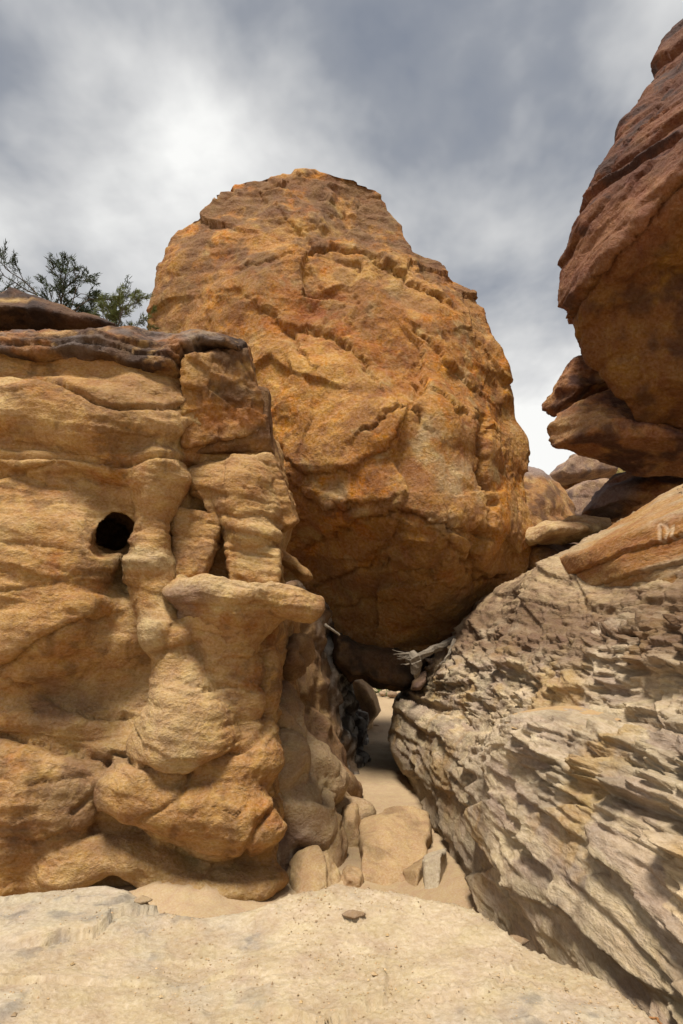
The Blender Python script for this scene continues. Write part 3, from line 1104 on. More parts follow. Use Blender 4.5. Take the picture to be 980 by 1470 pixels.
    crk = [([(321, 668), (324, 700), (326, 742)], 0.035, 4), ([(326, 742), (350, 748), (385, 742), (404, 752)], 0.02, 3, 0.012), ([(270, 700), (300, 708), (330, 716)], 0.02, 3, 0.012), ([(345, 668), (372, 690), (392, 735)], 0.015, 3, 0.01), ([(322, 762), (360, 772), (402, 782)], 0.015, 2.5, 0.006), ([(322, 790), (360, 796), (400, 806)], 0.012, 2.5, 0.006), ([(310, 735), (350, 752), (395, 748)], 0.008, 3)]
    part_rock('pillar', p2, lo, hi, 0.03, 1, lambda V, N: strata(V, 6.0, 0.013, 0.009, 11) + cracks(V, crk, 5.05), lambda V: lerp(sandstone_col(V, V, 6.0), C(0.33, 0.18, 0.075), 0.35 * sstep(2.9, 3.2, V[:, 2])), M_WALL, cliff, warp=False)

    # mushroom shelf
    sh = union(Ell(330, 856, 5.02, 100, 22, 0.46, 2), [(Ell(405, 864, 5.0, 64, 26, 0.36, 7), 0.05), (Ell(434, 869, 4.98, 34, 24, 0.24, 4), 0.02),
                                                      (Ell(268, 888, 4.95, 26, 15, 0.16, -20), 0.02), (Cone((335, 868, 5.08), 84, (330, 925, 5.08), 46), 0.07)])
    sh0 = sh
    tz, tx = at(330, 838, 4.8)[2], at(330, 838, 4.8)[0]
    sh = lambda P: smax(sh0(P), P[:, 2] - (tz - 0.10 * (P[:, 0] - tx) - 0.06 * (P[:, 1] - 4.8)), 0.03)
    lo, hi = bounds([(225, 800, 5.0), (480, 950, 5.0)], 0.05)
    lo[1], hi[1] = 4.4, 5.6
    crk = [([(398, 845), (408, 862), (402, 880)], 0.012, 2.5), ([(420, 850), (412, 872)], 0.012, 2.5), ([(245, 868), (320, 874), (395, 872)], 0.012, 3, 0.008)]
    part_rock('shelf', sh, lo, hi, 0.03, 1, lambda V, N: strata(V, 9.0, 0.010, 0.008, 12) + cracks(V, crk, 4.95),
              lambda V: lerp(lerp(sandstone_col(V, V, 9.0), C(0.52, 0.40, 0.235), 0.6 * blot(V, 330, 842, 4.9, 90, 12)), C(0.25, 0.165, 0.115), 0.8 * np.clip(blot(V, 272, 858, 4.9, 45, 16) + blot(V, 265, 888, 4.9, 30, 16), 0, 1)), M_WALL, cliff)


build_cap()
# ================================================================== the great wedged boulder
def build_boulder():
    poly = [(214, 500), (216, 470), (222, 440), (228, 400), (229, 352), (242, 336), (264, 322), (284, 302), (318, 270), (368, 250), (434, 247), (500, 249),
            (540, 263), (562, 288), (580, 314), (580, 338), (592, 364), (614, 370), (638, 378), (640, 392), (668, 407), (688, 422), (698, 455), (702, 500), (720, 540),
            (733, 575), (737, 608), (752, 634), (755, 665), (746, 700), (741, 730), (749, 770), (751, 812), (736, 842), (690, 878), (650, 914), (610, 936), (575, 946),
            (530, 936), (490, 914), (455, 892), (420, 860), (385, 830), (330, 780), (270, 700), (225, 600)]
    R = Relief([(430, 246, 9.8), (330, 278, 9.8), (231, 350, 9.8), (280, 318, 9.8), (560, 310, 9.8), (530, 268, 9.8), (640, 390, 9.75), (700, 450, 9.75), (740, 600, 9.5), (757, 660, 9.5), (218, 470, 9.8),
                (430, 300, 9.3), (330, 330, 9.3), (250, 375, 9.4), (520, 330, 9.5), (600, 410, 9.0), (660, 470, 8.9),
                (430, 400, 8.75), (330, 430, 8.9), (260, 460, 9.3), (540, 440, 8.5), (480, 440, 8.65), (450, 460, 8.75), (620, 520, 8.4), (680, 560, 8.8),
                (430, 520, 8.35), (330, 540, 8.7), (520, 520, 8.2), (580, 560, 7.95), (640, 600, 8.0), (690, 640, 8.35), (740, 700, 9.2),
                (430, 620, 8.15), (500, 610, 7.85), (560, 600, 7.75), (400, 680, 8.3), (480, 680, 7.95), (560, 660, 7.9), (620, 680, 7.75), (680, 720, 8.1),
                (420, 740, 8.6), (500, 740, 8.1), (580, 750, 7.85), (640, 760, 7.75), (690, 790, 8.3), (735, 800, 9.1),
                (440, 800, 9.4), (520, 800, 8.75), (590, 810, 8.3), (640, 830, 8.4), (690, 840, 9.0),
                (480, 870, 9.7), (540, 880, 9.4), (600, 890, 9.1), (640, 890, 9.2), (575, 935, 9.7), (610, 930, 9.7), (300, 700, 9.0), (260, 600, 9.3)])
    lo, hi = (-4.6, 6.9, 1.2), (3.9, 14.5, 12.6)
    R.table(lo, hi)
    body = Outline(poly, 9.8, 0, 13.6, kf=0.10, kb=0.45, k=0.08, relief=R, round_=-0.03)
    crk = [([(440, 330), (480, 318), (530, 328), (560, 350)], 0.08, 4, 0.07), ([(340, 356), (380, 352), (430, 345)], 0.04, 4, 0.03),
           ([(395, 640), (440, 690), (500, 690), (560, 650), (580, 605)], 0.03, 4, 0.05), ([(440, 770), (500, 755), (560, 745), (640, 770), (700, 765)], 0.04, 4, 0.06),
           ([(694, 590), (690, 640), (690, 680), (700, 720), (690, 765), (672, 810)], 0.24, 7), ([(520, 640), (560, 612), (578, 600), (600, 620)], 0.05, 3, 0.05),
           ([(640, 765), (620, 830), (600, 900)], 0.04, 5), ([(560, 345), (600, 380), (640, 400)], 0.10, 4, 0.08), ([(520, 340), (500, 400), (520, 440), (490, 500)], 0.05, 6, 0.0),
           ([(440, 470), (470, 480), (520, 520), (540, 560)], 0.06, 6, 0.05), ([(600, 560), (650, 600), (700, 600)], 0.03, 4, 0.05), ([(430, 700), (470, 735), (540, 730)], 0.03, 5, 0.05),
           ([(270, 380), (300, 470), (340, 500)], 0.03, 6), ([(380, 440), (420, 480), (440, 520)], 0.04, 6, 0.05), ([(600, 470), (640, 520), (690, 540)], 0.04, 5, 0.06),
           ([(470, 820), (540, 800), (620, 826)], 0.03, 6, 0.05), ([(500, 860), (560, 850), (610, 870)], 0.03, 6, 0.04), ([(640, 790), (700, 830), (740, 820)], 0.06, 4, 0.03)]

    def disp(V, N):
        W = V + 0.25 * np.stack([fbm(V, 0.8, 3, seed=1), fbm(V, 0.8, 3, seed=2), fbm(V, 0.8, 3, seed=3)], 1)
        # broken facets
        fac = 0.14 * flakes(W[:, 0] * 1.5 + 0.5 * W[:, 1], W[:, 2] * 1.5 - 0.4 * W[:, 1], 10, 0.06, lambda ha, hb, ou, ov: 2 * (ou * (ha - 0.5) + ov * (hb - 0.45)))
        r1, r2, ha2, hb2, ou, ov = cells2(W[:, 0] * 4.2 + W[:, 1], W[:, 2] * 4.6 - W[:, 1], 20)
        fac2 = 0.05 * (ou * (ha2 - 0.5) + ov * (hb2 - 0.4)) * 2
        rough_ = sstep(-0.05, 0.25, fbm(V, 0.7, 4, 0.6, seed=55)) * (0.4 + 0.6 * sstep(3.2, 5.0, V[:, 2]))
        m = (0.15 + 0.85 * sstep(-0.2, 0.3, fbm(V, 0.5, 2, seed=5))) * (0.7 + 0.3 * sstep(3.0, 5.5, V[:, 2]))
        r1, r2, ha3, hb3, ou3, ov3 = cells2(W[:, 0] * 0.6 + 0.25 * W[:, 1] + 0.3, W[:, 2] * 0.62 - 0.2 * W[:, 1], 40)
        big = 0.30 * (ou3 * (ha3 - 0.5) + ov3 * (hb3 - 0.5))
        d = 0.08 * fbm(V, 0.75, 3, seed=6) + (0.02 + 0.045 * rough_) * (ridged(V, 1.4, 5, 0.55, seed=7) - 0.5) + big + m * (0.8 * fac + 0.7 * fac2) + (0.010 + 0.022 * rough_) * fbm(V, 9, 4, 0.65, seed=8)
        top = sstep(6.5, 9.5, V[:, 2])
        d = d + top * 0.05 * (ridged(V * C(1, 1, 2.2) + 0.3 * V[:, :1] * C(0, 0, 1), 1.5, 4, seed=9) - 0.5)
        return d + cracks(V, crk, 8.4, 0.14)

    V, Q = carve(warped(body, (0.09, 0.8), (0.05, 2.2)), lo, hi, 0.10, 3, disp)
    P = V
    col = lerp(C(0.38, 0.18, 0.054), C(0.45, 0.25, 0.09), sstep(-0.25, 0.3, fbm(P, 0.9, 5, 0.6, seed=31)))
    col = lerp(col, C(0.50, 0.20, 0.03), 0.7 * sstep(0.08, 0.22, fbm(P, 1.4, 6, 0.7, seed=35)))
    col = lerp(col, C(0.25, 0.12, 0.048), 0.75 * sstep(0.03, 0.18, fbm(P, 1.1, 6, 0.7, seed=38)))
    col = lerp(col, C(0.46, 0.34, 0.17), 0.55 * sstep(0.12, 0.4, fbm(P, 2.2, 4, 0.6, seed=41)))
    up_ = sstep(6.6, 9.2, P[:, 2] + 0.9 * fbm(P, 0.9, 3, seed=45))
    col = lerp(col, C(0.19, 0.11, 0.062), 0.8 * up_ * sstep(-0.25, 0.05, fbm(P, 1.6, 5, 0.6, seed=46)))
    red = np.clip(blot(P, 480, 480, 8.5, 70, 40) + blot(P, 540, 520, 8.4, 60, 35) + blot(P, 450, 430, 8.6, 50, 30), 0, 1)
    col = lerp(col, C(0.29, 0.10, 0.03), 0.65 * red * sstep(-0.1, 0.12, fbm(P, 2.2, 5, 0.65, seed=57)))
    gold = np.clip(blot(P, 400, 560, 8.4, 120, 80) + blot(P, 430, 330, 9.3, 60, 20) + blot(P, 560, 380, 8.8, 60, 40) + blot(P, 250, 400, 9.6, 25, 60), 0, 1)
    col = lerp(col, C(0.50, 0.295, 0.10), 0.65 * gold * sstep(-0.3, 0.2, fbm(P, 2.6, 4, 0.6, seed=48)))
    pale = np.clip(blot(P, 620, 640, 8.0, 28, 30) + blot(P, 660, 690, 8.0, 36, 34) + blot(P, 632, 752, 7.9, 22, 16) + blot(P, 480, 712, 8.1, 18, 20), 0, 1)
    col = lerp(col, C(0.44, 0.36, 0.22), 0.55 * pale * sstep(-0.3, 0.2, fbm(P, 3.0, 4, 0.6, seed=49)))
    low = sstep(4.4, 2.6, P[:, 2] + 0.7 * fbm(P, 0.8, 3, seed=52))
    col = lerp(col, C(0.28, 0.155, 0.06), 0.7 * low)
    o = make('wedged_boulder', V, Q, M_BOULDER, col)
    tag(o, 'huge orange-brown boulder wedged between two rock walls above the sandy gap', 'boulder')


build_boulder()


# ================================================================== overhanging boulder on the right
def build_overhang():
    poly = [(1000, -60), (972, 8), (958, 44), (944, 80), (930, 122), (908, 170), (876, 216), (860, 244), (842, 282), (824, 312), (816, 344), (812, 400), (811, 426), (816, 456), (835, 490),
            (850, 516), (862, 532), (890, 572), (916, 602), (945, 614), (1000, 624), (1200, 660), (1500, 500), (1500, -200), (1200, -320)]
    R = Relief([(800, 400, 7.4), (805, 330, 7.4), (860, 240, 7.5), (930, 130, 7.6), (980, 20, 7.7), (1100, -200, 7.8),
                (830, 400, 6.85), (880, 360, 6.3), (930, 300, 5.95), (980, 255, 5.6), (1100, 180, 5.0), (1400, 50, 4.6),
                (850, 330, 6.75), (900, 250, 6.6), (960, 150, 6.6), (1000, 60, 7.0), (1200, -100, 6.6),
                (850, 440, 6.95), (900, 420, 6.75), (980, 380, 6.4), (870, 500, 7.2), (940, 500, 6.95), (1000, 480, 6.7), (920, 570, 7.35), (980, 580, 7.2), (1200, 560, 6.4), (1100, 420, 6.0), (840, 500, 7.4), (950, 612, 7.7)], lam=1e-4)
    lo, hi = (2.2, 4.4, 3.4), (7.6, 11.5, 13.2)
    R.table(lo, hi)
    body = Outline(poly, 7.5, 0, 11.0, kf=0.0, kb=0.62, k=0.10, relief=R)
    crk = [([(808, 418), (850, 392), (890, 362), (940, 315), (985, 262)], 0.03, 4, 0.10, 6.2), ([(806, 352), (850, 322), (890, 290), (985, 205)], 0.05, 4, 0.03, 6.6),
           ([(905, 290), (930, 262), (955, 235), (985, 210)], 0.05, 4, 0.06, 6.4),
           ([(880, 230), (930, 170), (985, 90)], 0.04, 3, 0.03, 6.8),
           ([(812, 452), (860, 448), (920, 430), (985, 400)], 0.03, 6, 0.0, 6.8), ([(860, 512), (900, 500), (985, 510)], 0.03, 5, 0.0, 7)]

    def disp(V, N):
        t = V @ C(0.35, 0.3, 0.88) + 0.25 * fbm(V, 0.7, 3, seed=3)
        r = fbm(np.stack([V[:, 0] * 1.0, V[:, 1] * 1.0, t * 4], 1), 0.8, 4, 0.55, seed=61)
        fl = 0.035 * softfloor(r * 6, 0.3) / 6
        fl = fl + 0.34 * flakes(V[:, 0] * 0.7 + 0.7 * V[:, 1] + 0.2 * fbm(V, 1, 2), t * 1.1 + 0.3 * fbm(V, 0.8, 2, seed=4), 12, 0.05, lambda ha, hb, ou, ov: ou * (ha - 0.5) + ov * (hb - 0.75) + 0.5 * (hb - 0.5))
        fl = fl + 0.05 * flakes(V[:, 0] * 2.4 + 2.0 * V[:, 1], t * 5.5 + 0.3 * fbm(V, 2, 2, seed=5), 22, 0.08, lambda ha, hb, ou, ov: ou * (ha - 0.5) + ov * (hb - 0.8) + 0.5 * (hb - 0.5))
        upm = sstep(-0.2, 0.3, N[:, 2] + 0.2)
        return (0.5 + 0.5 * upm) * fl + 0.10 * fbm(V, 0.7, 3, seed=62) + 0.05 * fbm(V, 3, 5, 0.62, seed=63) + cracks(V, crk, 6.6, 0.08)

    V, Q = carve(warped(body, (0.08, 0.9), (0.04, 2.4)), lo, hi, 0.10, 3, disp)
    t = V @ C(0.35, 0.3, 0.88)
    col = lerp(C(0.165, 0.066, 0.034), C(0.26, 0.112, 0.055), sstep(-0.2, 0.3, fbm(V, 1.3, 5, 0.6, seed=65)))
    col = lerp(col, C(0.075, 0.04, 0.032), 0.8 * sstep(0.04, 0.18, fbm(V * C(1, 1, 1.6), 1.2, 6, 0.68, seed=67)))
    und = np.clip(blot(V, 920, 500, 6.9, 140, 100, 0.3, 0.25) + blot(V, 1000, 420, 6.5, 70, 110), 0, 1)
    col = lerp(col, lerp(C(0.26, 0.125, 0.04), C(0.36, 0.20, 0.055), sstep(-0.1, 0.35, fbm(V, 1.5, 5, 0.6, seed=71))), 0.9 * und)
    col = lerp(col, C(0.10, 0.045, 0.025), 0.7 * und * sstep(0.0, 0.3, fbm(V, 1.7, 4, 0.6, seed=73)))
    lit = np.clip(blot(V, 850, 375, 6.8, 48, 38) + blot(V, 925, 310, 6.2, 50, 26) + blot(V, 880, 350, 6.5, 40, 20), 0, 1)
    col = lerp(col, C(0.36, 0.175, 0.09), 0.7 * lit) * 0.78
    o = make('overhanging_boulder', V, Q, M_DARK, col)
    tag(o, 'dark red-brown boulder overhanging from the upper right with a shaded ochre underside', 'boulder')


build_overhang()


# ================================================================== generic rock from an outline
def angular(V, vox, amp, seed):
    """broken planes of two sizes"""
    fn = lambda ha, hb, ou, ov: ou * (ha - 0.5) + ov * (hb - 0.6)
    W = V + 2.0 * vox * np.stack([fbm(V, 0.05 / vox, 2, seed=seed + 1), fbm(V, 0.05 / vox, 2, seed=seed + 2), fbm(V, 0.05 / vox, 2, seed=seed + 3)], 1)
    s = 0.07 / vox
    return amp * (3.2 * flakes(W[:, 0] * s + 0.6 * s * W[:, 1], W[:, 2] * s * 1.3 - 0.6 * s * W[:, 1], 3 + seed % 40, 0.07, fn)
                  + 1.2 * flakes(W[:, 0] * s * 3 + s * 2 * W[:, 1], W[:, 2] * s * 4 - s * W[:, 1], 60 + seed % 40, 0.12, fn))


def outline_rock(name, poly, Y0, front, back, label=None, cat='rock', group=None, ctrl=None, vox=0.05, sub=1, kf=0.15, kb=0.5, k=0.06,
                 disp=None, col=None, mat=None, parent=None, seed=0.0, amp=0.03, rnd=0.0, smooth=True):
    W = np.array([at(p[0], p[1], Y) for p in poly for Y in (front, back)])
    lo, hi = W.min(0) - 0.15, W.max(0) + 0.15
    L = line(poly, Y0)
    lo[0], hi[0], lo[2], hi[2] = L[:, 0].min() - 0.2, L[:, 0].max() + 0.2, L[:, 1].min() - 0.2, L[:, 1].max() + 0.2
    R = None
    if ctrl:
        R = Relief(ctrl).table(lo, hi, 60)
    sd_ = Outline(poly, Y0, front, back, kf, kb, k, R, rnd)
    if disp is None:
        disp = lambda V, N: amp * fbm(V, 0.06 / vox, 4, 0.55, seed=seed) + amp * 1.2 * (ridged(V, 0.12 / vox, 3, 0.5, seed=seed + 4) - 0.45) + amp * 0.3 * fbm(V, 0.4 / vox, 3, seed=seed + 2) + angular(V, vox, amp, int(seed))
    V, Q = carve(warped(sd_, (vox * 0.9, 0.09 / vox), (vox * 0.45, 0.22 / vox)), lo, hi, vox, 3, disp)
    if col is None:
        col = lambda V: varnish(V, seed)
    o = make(name, V, Q, mat or M_DARK, col(V), parent, smooth)
    if label:
        tag(o, label, cat, group)
    return o


def layered(seed, amp, zf=4.0, fr=1.6):
    def f(V, N):
        r = fbm(V * C(1, 1, zf), fr, 4, 0.55, seed=seed)
        return angular(V, 0.06, 0.6 * amp, seed) + amp * softfloor(r * 6) / 6 + 0.5 * amp * fbm(V, fr * 2.2, 4, 0.6, seed=seed + 2)
    return f


red_brown = lambda s: (lambda V: varnish(V, s, C(0.10, 0.05, 0.036), C(0.29, 0.14, 0.065), C(0.40, 0.22, 0.095)))
ochre = lambda s: (lambda V: varnish(V, s, C(0.15, 0.08, 0.04), C(0.36, 0.19, 0.075), C(0.42, 0.26, 0.12)))
grey_brown = lambda s: (lambda V: varnish(V, s, C(0.16, 0.11, 0.095), C(0.32, 0.215, 0.15), C(0.38, 0.26, 0.16)))

# two flat stones sticking out below the overhanging boulder
outline_rock('flat_boulder', [(777, 590), (780, 570), (795, 545), (812, 524), (840, 516), (870, 520), (900, 530), (960, 540), (1000, 560), (1000, 590), (900, 566), (850, 578), (810, 596), (795, 599)],
             9.2, 8.0, 11, 'dark rounded stone jutting out on top of the larger split stone', 'boulder',
             ctrl=[(777, 590, 9.2), (800, 545, 8.8), (840, 530, 8.7), (840, 560, 8.55), (810, 580, 8.8), (900, 545, 8.6), (1000, 570, 8.5)], vox=0.06, disp=layered(5, 0.08), col=red_brown(12), k=0.08)
outline_rock('flat_boulder', [(783, 610), (800, 592), (830, 576), (880, 562), (900, 556), (915, 575), (985, 600), (1010, 640), (1000, 690), (925, 682), (870, 664), (820, 648), (790, 640)],
             8.6, 7.2, 11, 'large pointed stone slab jutting towards the gap beneath the rounded stone', 'boulder',
             ctrl=[(783, 612, 8.6), (790, 640, 8.6), (830, 590, 8.2), (880, 565, 8.3), (850, 600, 7.9), (815, 635, 8.1), (920, 620, 7.7), (985, 650, 7.4), (900, 672, 8.2), (985, 690, 8.2), (980, 600, 7.9)], vox=0.06,
             disp=layered(7, 0.07), col=lambda V: lerp(red_brown(9)(V), C(0.44, 0.27, 0.13), 0.7 * blot(V, 828, 600, 8.0, 40, 18)), k=0.05)
# rocks seen through the gap behind
outline_rock('background_boulder', [(700, 900), (700, 680), (745, 655), (765, 664), (790, 680), (815, 705), (828, 728), (820, 760), (800, 800), (760, 900)],
             14.5, 13.0, 17, 'ochre boulder with a grey sloping top seen behind the wedged boulder', 'boulder',
             ctrl=[(745, 655, 14.8), (790, 682, 14.6), (825, 725, 14.5), (740, 690, 13.6), (780, 715, 13.5), (760, 800, 13.2), (810, 740, 13.9), (715, 850, 13.2)], vox=0.1,
             col=lambda V: lerp(ochre(3)(V), C(0.30, 0.24, 0.22), 0.8 * blot(V, 775, 672, 14.3, 50, 16)), amp=0.06)
outline_rock('background_boulder', [(786, 684), (800, 664), (815, 654), (840, 658), (870, 668), (880, 690), (840, 690), (800, 694)], 19, 18.2, 21,
             'small brown slab sloping up to the jutting stones', 'rock', vox=0.1, col=grey_brown(5), amp=0.05)
outline_rock('background_boulder', [(780, 720), (800, 690), (850, 668), (880, 668), (930, 680), (960, 740), (900, 800), (800, 800)], 20.5, 19.4, 23.5,
             'low outcrop with yellow-green lichen in the distance between the rocks', 'rock', vox=0.12,
             col=lambda V: lerp(ochre(6)(V), C(0.32, 0.31, 0.12), 0.8 * blot(V, 868, 678, 19.8, 40, 14) * sstep(-0.3, 0.2, fbm(V, 1.5, 3, seed=2))), amp=0.06)
outline_rock('background_boulder', [(800, 800), (805, 705), (830, 692), (862, 690), (870, 710), (860, 800)], 18, 17.2, 20, 'pale mauve rock face low between the distant boulders', 'rock', vox=0.1, col=grey_brown(8), amp=0.04)
outline_rock('leaning_boulder', [(825, 742), (845, 715), (868, 690), (885, 680), (920, 682), (990, 680), (1010, 720), (980, 735), (930, 740), (900, 745), (885, 750), (860, 745)],
             10.2, 8.8, 12.5, 'dark leaning boulder in the shade under the jutting stone slab', 'boulder',
             ctrl=[(825, 740, 10.2), (870, 690, 10.2), (860, 735, 9.5), (900, 700, 9.3), (890, 742, 9.5), (960, 700, 9.0), (990, 720, 9.0)], vox=0.07, disp=layered(15, 0.08, 1.5),
             col=lambda V: lerp(varnish(V, 4, C(0.07, 0.045, 0.04), C(0.25, 0.12, 0.05), C(0.33, 0.19, 0.08)), C(0.24, 0.19, 0.185), 0.85 * blot(V, 858, 712, 10, 24, 26)), k=0.05)
outline_rock('flat_stone', [(742, 766), (772, 749), (800, 739), (840, 733), (872, 733), (884, 742), (874, 760), (840, 776), (800, 784), (752, 782)], 9.2, 8.3, 10.6,
             'flat tan stone lying on the stones beside the wedged boulder', 'stone', ctrl=[(750, 765, 9.1), (800, 742, 9.3), (868, 738, 9.3), (800, 766, 8.55), (850, 756, 8.6), (790, 780, 8.7), (850, 772, 8.75)],
             vox=0.05, disp=layered(25, 0.05, 5), col=lambda V: lerp(C(0.50, 0.35, 0.19), C(0.34, 0.21, 0.105), sstep(-0.2, 0.3, fbm(V * C(1, 1, 6), 2, 4, seed=2))))
outline_rock('flat_stone', [(745, 790), (760, 776), (790, 772), (840, 778), (850, 790), (825, 812), (790, 830), (755, 830)], 9.7, 8.9, 11,
             'brown stone wedged beneath the flat tan stone', 'stone', ctrl=[(750, 790, 9.5), (800, 778, 9.7), (790, 800, 9.1), (830, 800, 9.4), (770, 825, 9.3)], vox=0.05, amp=0.02, col=ochre(14))
outline_rock('flat_stone', [(742, 840), (746, 806), (768, 804), (778, 815), (772, 850)], 9.9, 9.3, 10.8, 'small dark stone in the crack under the brown stone', 'stone', vox=0.05, amp=0.02, col=red_brown(3))
# dark slab lying on top of the cliff
outline_rock('flat_boulder', [(-120, 425), (-40, 410), (8, 413), (40, 421), (80, 433), (110, 445), (150, 461), (163, 468), (120, 476), (60, 482), (0, 484), (-120, 490)], 6.3, 5.5, 8.2,
             'dark brown slab lying on the flat top of the cliff', 'boulder', kb=0.35,
             ctrl=[(0, 413, 6.4), (80, 433, 6.3), (160, 468, 6.2), (0, 440, 5.8), (60, 455, 5.8), (120, 465, 5.9), (0, 480, 5.9), (100, 478, 6.0), (-100, 450, 5.7)], vox=0.06, disp=layered(35, 0.05, 2),
             col=lambda V: lerp(varnish(V, 41, C(0.055, 0.035, 0.03), C(0.13, 0.07, 0.04), C(0.2, 0.11, 0.05)), C(0.42, 0.27, 0.11), 0.8 * np.clip(blot(V, 15, 428, 6, 28, 10) + blot(V, 130, 462, 6, 24, 7), 0, 1)))
# ================================================================== flaky rock mass on the right
flaky = thing('flaky_rock_mass', (2.0, 5.0, 0.0), 'grey-tan flaky layered rock sloping up on the right with a small pocket of sand', 'rock')


def build_flaky():
    top = Planes((900, 1000, 4.0), [((745, 832, 8.2), (800, 800, 6.6), (980, 702, 4.9))], 0.1)

    ly = np.array([-1, 2.6, 3.9, 6.05, 8.2, 11])
    lv = np.array([2.1, 1.98, 1.84, 1.53, 1.42, 1.4])

    def sdf(P):
        x, y, z = P[:, 0], P[:, 1], P[:, 2]
        lump = 0.11 * np.sin(0.9 * y + 1.3 * z + 0.6) * np.cos(1.1 * x - 0.7 * z) + 0.06 * np.sin(2.3 * y - 1.9 * x + 1) * np.sin(2.1 * z + 0.4 * y)
        # a terrace runs along the slope, widest where the sand has gathered
        v = 0.6 * x + 0.8 * z
        v0 = np.interp(y, ly, lv).astype(f32)
        am = 0.07 + 0.13 * np.exp(-((y - 3.9) / 0.75) ** 2)
        t = v - v0
        ter = np.where(t < 0, sstep(-0.75, 0, t), 1 - t / (0.85 * am + 0.02)) * am
        ter = np.maximum(ter, -am) * sstep(0.9, 0.3, t)
        d1 = -0.8 * x + 0.6 * z + 0.24 + lump * (1 - 0.6 * np.exp(-((y - 3.9) / 0.9) ** 2)) - ter
        d1 = d1 + 0.16 * sstep(2.72, 2.95, v) * sstep(6.6, 6.0, y)      # room for the plate that lies on top
        nose = 0.24 * np.exp(-((y - 9.0) / 1.6) ** 2) * sstep(-0.1, 0.5, z)
        side = 0.98 + 0.10 * sstep(9.5, 12, y) - nose - 0.12 * sstep(3.4, 1.6, y)
        d2 = (side - x) * 0.96 + 0.3 * lump
        d = smax(d1, d2, 0.30)
        d = smax(d, top(P) + 0.15 * lump, 0.06)
        d = smax(d, y - 12.6, 0.3)
        return d

    lo, hi = (0.55, -1.0, -0.25), (5.2, 12.8, 4.6)

    def fan(V):
        v = 0.6 * V[:, 0] + 0.8 * V[:, 2]
        W = 0.05 * fbm(V, 1.1, 3, seed=91) + 0.012 * fbm(V, 5, 2, seed=92)
        ph = (v - 1.73 + W) / (V[:, 1] + 11.3) * 15.0
        return V[:, 1], ph, v

    def disp(V, N):
        Y, ph, v = fan(V)
        dep = N @ C(-0.8, 0.0, 0.6)
        side = sstep(0.75, 0.35, dep)                    # the steep side towards the passage
        wob = 0.10 * fbm(V, 2.2, 2, seed=93)
        small = sstep(1.35, 1.9, v + 0.3 * fbm(V, 0.8, 2, seed=94))      # upper zone breaks into small scales
        d = 0.05 * fbm(V, 0.9, 3, seed=95)
        patch = 0.34 + 0.6 * sstep(-0.12, 0.22, fbm(V, 1.1, 4, 0.6, seed=196))
        lng = 1.0 + 1.1 * (1 - sstep(1.0, 2.2, v))                   # longer slivers low down
        for sy, sv, amp, off, sd, wgt in ((0.95, 0.26, 0.075, 0.05, 1, 1.0), (0.36, 0.110, 0.050, 0.032, 31, 1.0),
                                          (0.20, 0.085, 0.055, 0.020, 151, small), (0.17, 0.050, 0.026, 0.018, 61, 0.5 + 0.6 * small), (0.09, 0.028, 0.010, 0.008, 91, 0.9)):
            jit = 0.15 * sv * fbm(V, 0.5 / sv, 2, seed=sd)
            h = flakes((Y + wob) / (sy * lng), (ph + jit) / sv, sd, 0.007 / sv,
                       lambda ha, hb, ou, ov: -ov * amp * (0.35 + 1.1 * ha) + (hb - 0.5) * 2 * off + ou * amp * (0.2 + 0.7 * hb))
            d = d + wgt * h * (1 - 0.55 * side) * (0.72 if sv > 0.2 else patch)
        # fine parallel ribs on the steep side
        rib = ridged(np.stack([Y * 0.9, ph * 13, V[:, 0] * 0], 1), 1.0, 3, 0.6, seed=97)
        d = d + (0.03 * side + 0.006) * (rib - 0.4)
        # quiet the orange upper part
        c = at(920, 800, 4.8)
        q = sstep(2.75, 3.0, v + 0.10 * fbm(V, 1.5, 2, seed=99)) * sstep(1.0, 3.0, Y)
        d = d * (1 - 0.5 * q)
        # sand pocket stays smooth
        c = at(800, 1040, 3.9)
        e = ((V[:, 0] - c[0] - 0.08) / 0.3) ** 2 + ((V[:, 1] - c[1]) / 0.6) ** 2 + ((V[:, 2] - c[2]) / 0.25) ** 2
        return d * (0.25 + 0.75 * sstep(0.5, 1.3, e)) + 0.004 * fbm(V, 18, 3, seed=98)

    V, Q = carve(sdf, lo, hi, 0.075, 4, disp, px=3.2)
    Y, ph, v = fan(V)
    col = lerp(C(0.43, 0.345, 0.24), C(0.48, 0.375, 0.245), sstep(-0.3, 0.3, fbm(V, 1.3, 4, seed=101)))
    r1, r2, ha, hb, ou, ov = cells2(Y / 0.42 + 2, ph / 0.09, 31)
    col = col * (0.82 + 0.36 * ha)[:, None]
    col = lerp(col, C(0.36, 0.27, 0.215), 0.55 * sstep(0.55, 0.9, hb))                      # mauve plates
    col = lerp(col, C(0.40, 0.255, 0.10), 0.6 * sstep(0.05, 0.35, fbm(V, 1.6, 4, 0.6, seed=103)))   # ochre stain
    col = lerp(col, C(0.20, 0.155, 0.11), 0.5 * sstep(0.12, 0.4, fbm(V, 2.4, 4, 0.6, seed=105)))
    upz = sstep(2.85, 3.3, v + 0.3 * fbm(V, 1.2, 3, seed=107))
    col = lerp(col, C(0.40, 0.275, 0.15), 0.6 * upz)
    col = lerp(col, C(0.15, 0.09, 0.055), 0.6 * upz * sstep(0.0, 0.3, fbm(V, 1.7, 4, 0.6, seed=109)))
    brown = blot(V, 690, 900, 7.5, 60, 40)
    col = lerp(col, C(0.17, 0.10, 0.055), 0.8 * brown)
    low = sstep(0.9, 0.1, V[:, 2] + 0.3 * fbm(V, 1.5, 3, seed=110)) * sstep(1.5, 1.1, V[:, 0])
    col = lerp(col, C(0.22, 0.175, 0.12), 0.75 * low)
    pale = sstep(0.1, 0.4, fbm(V, 1.1, 3, seed=111))
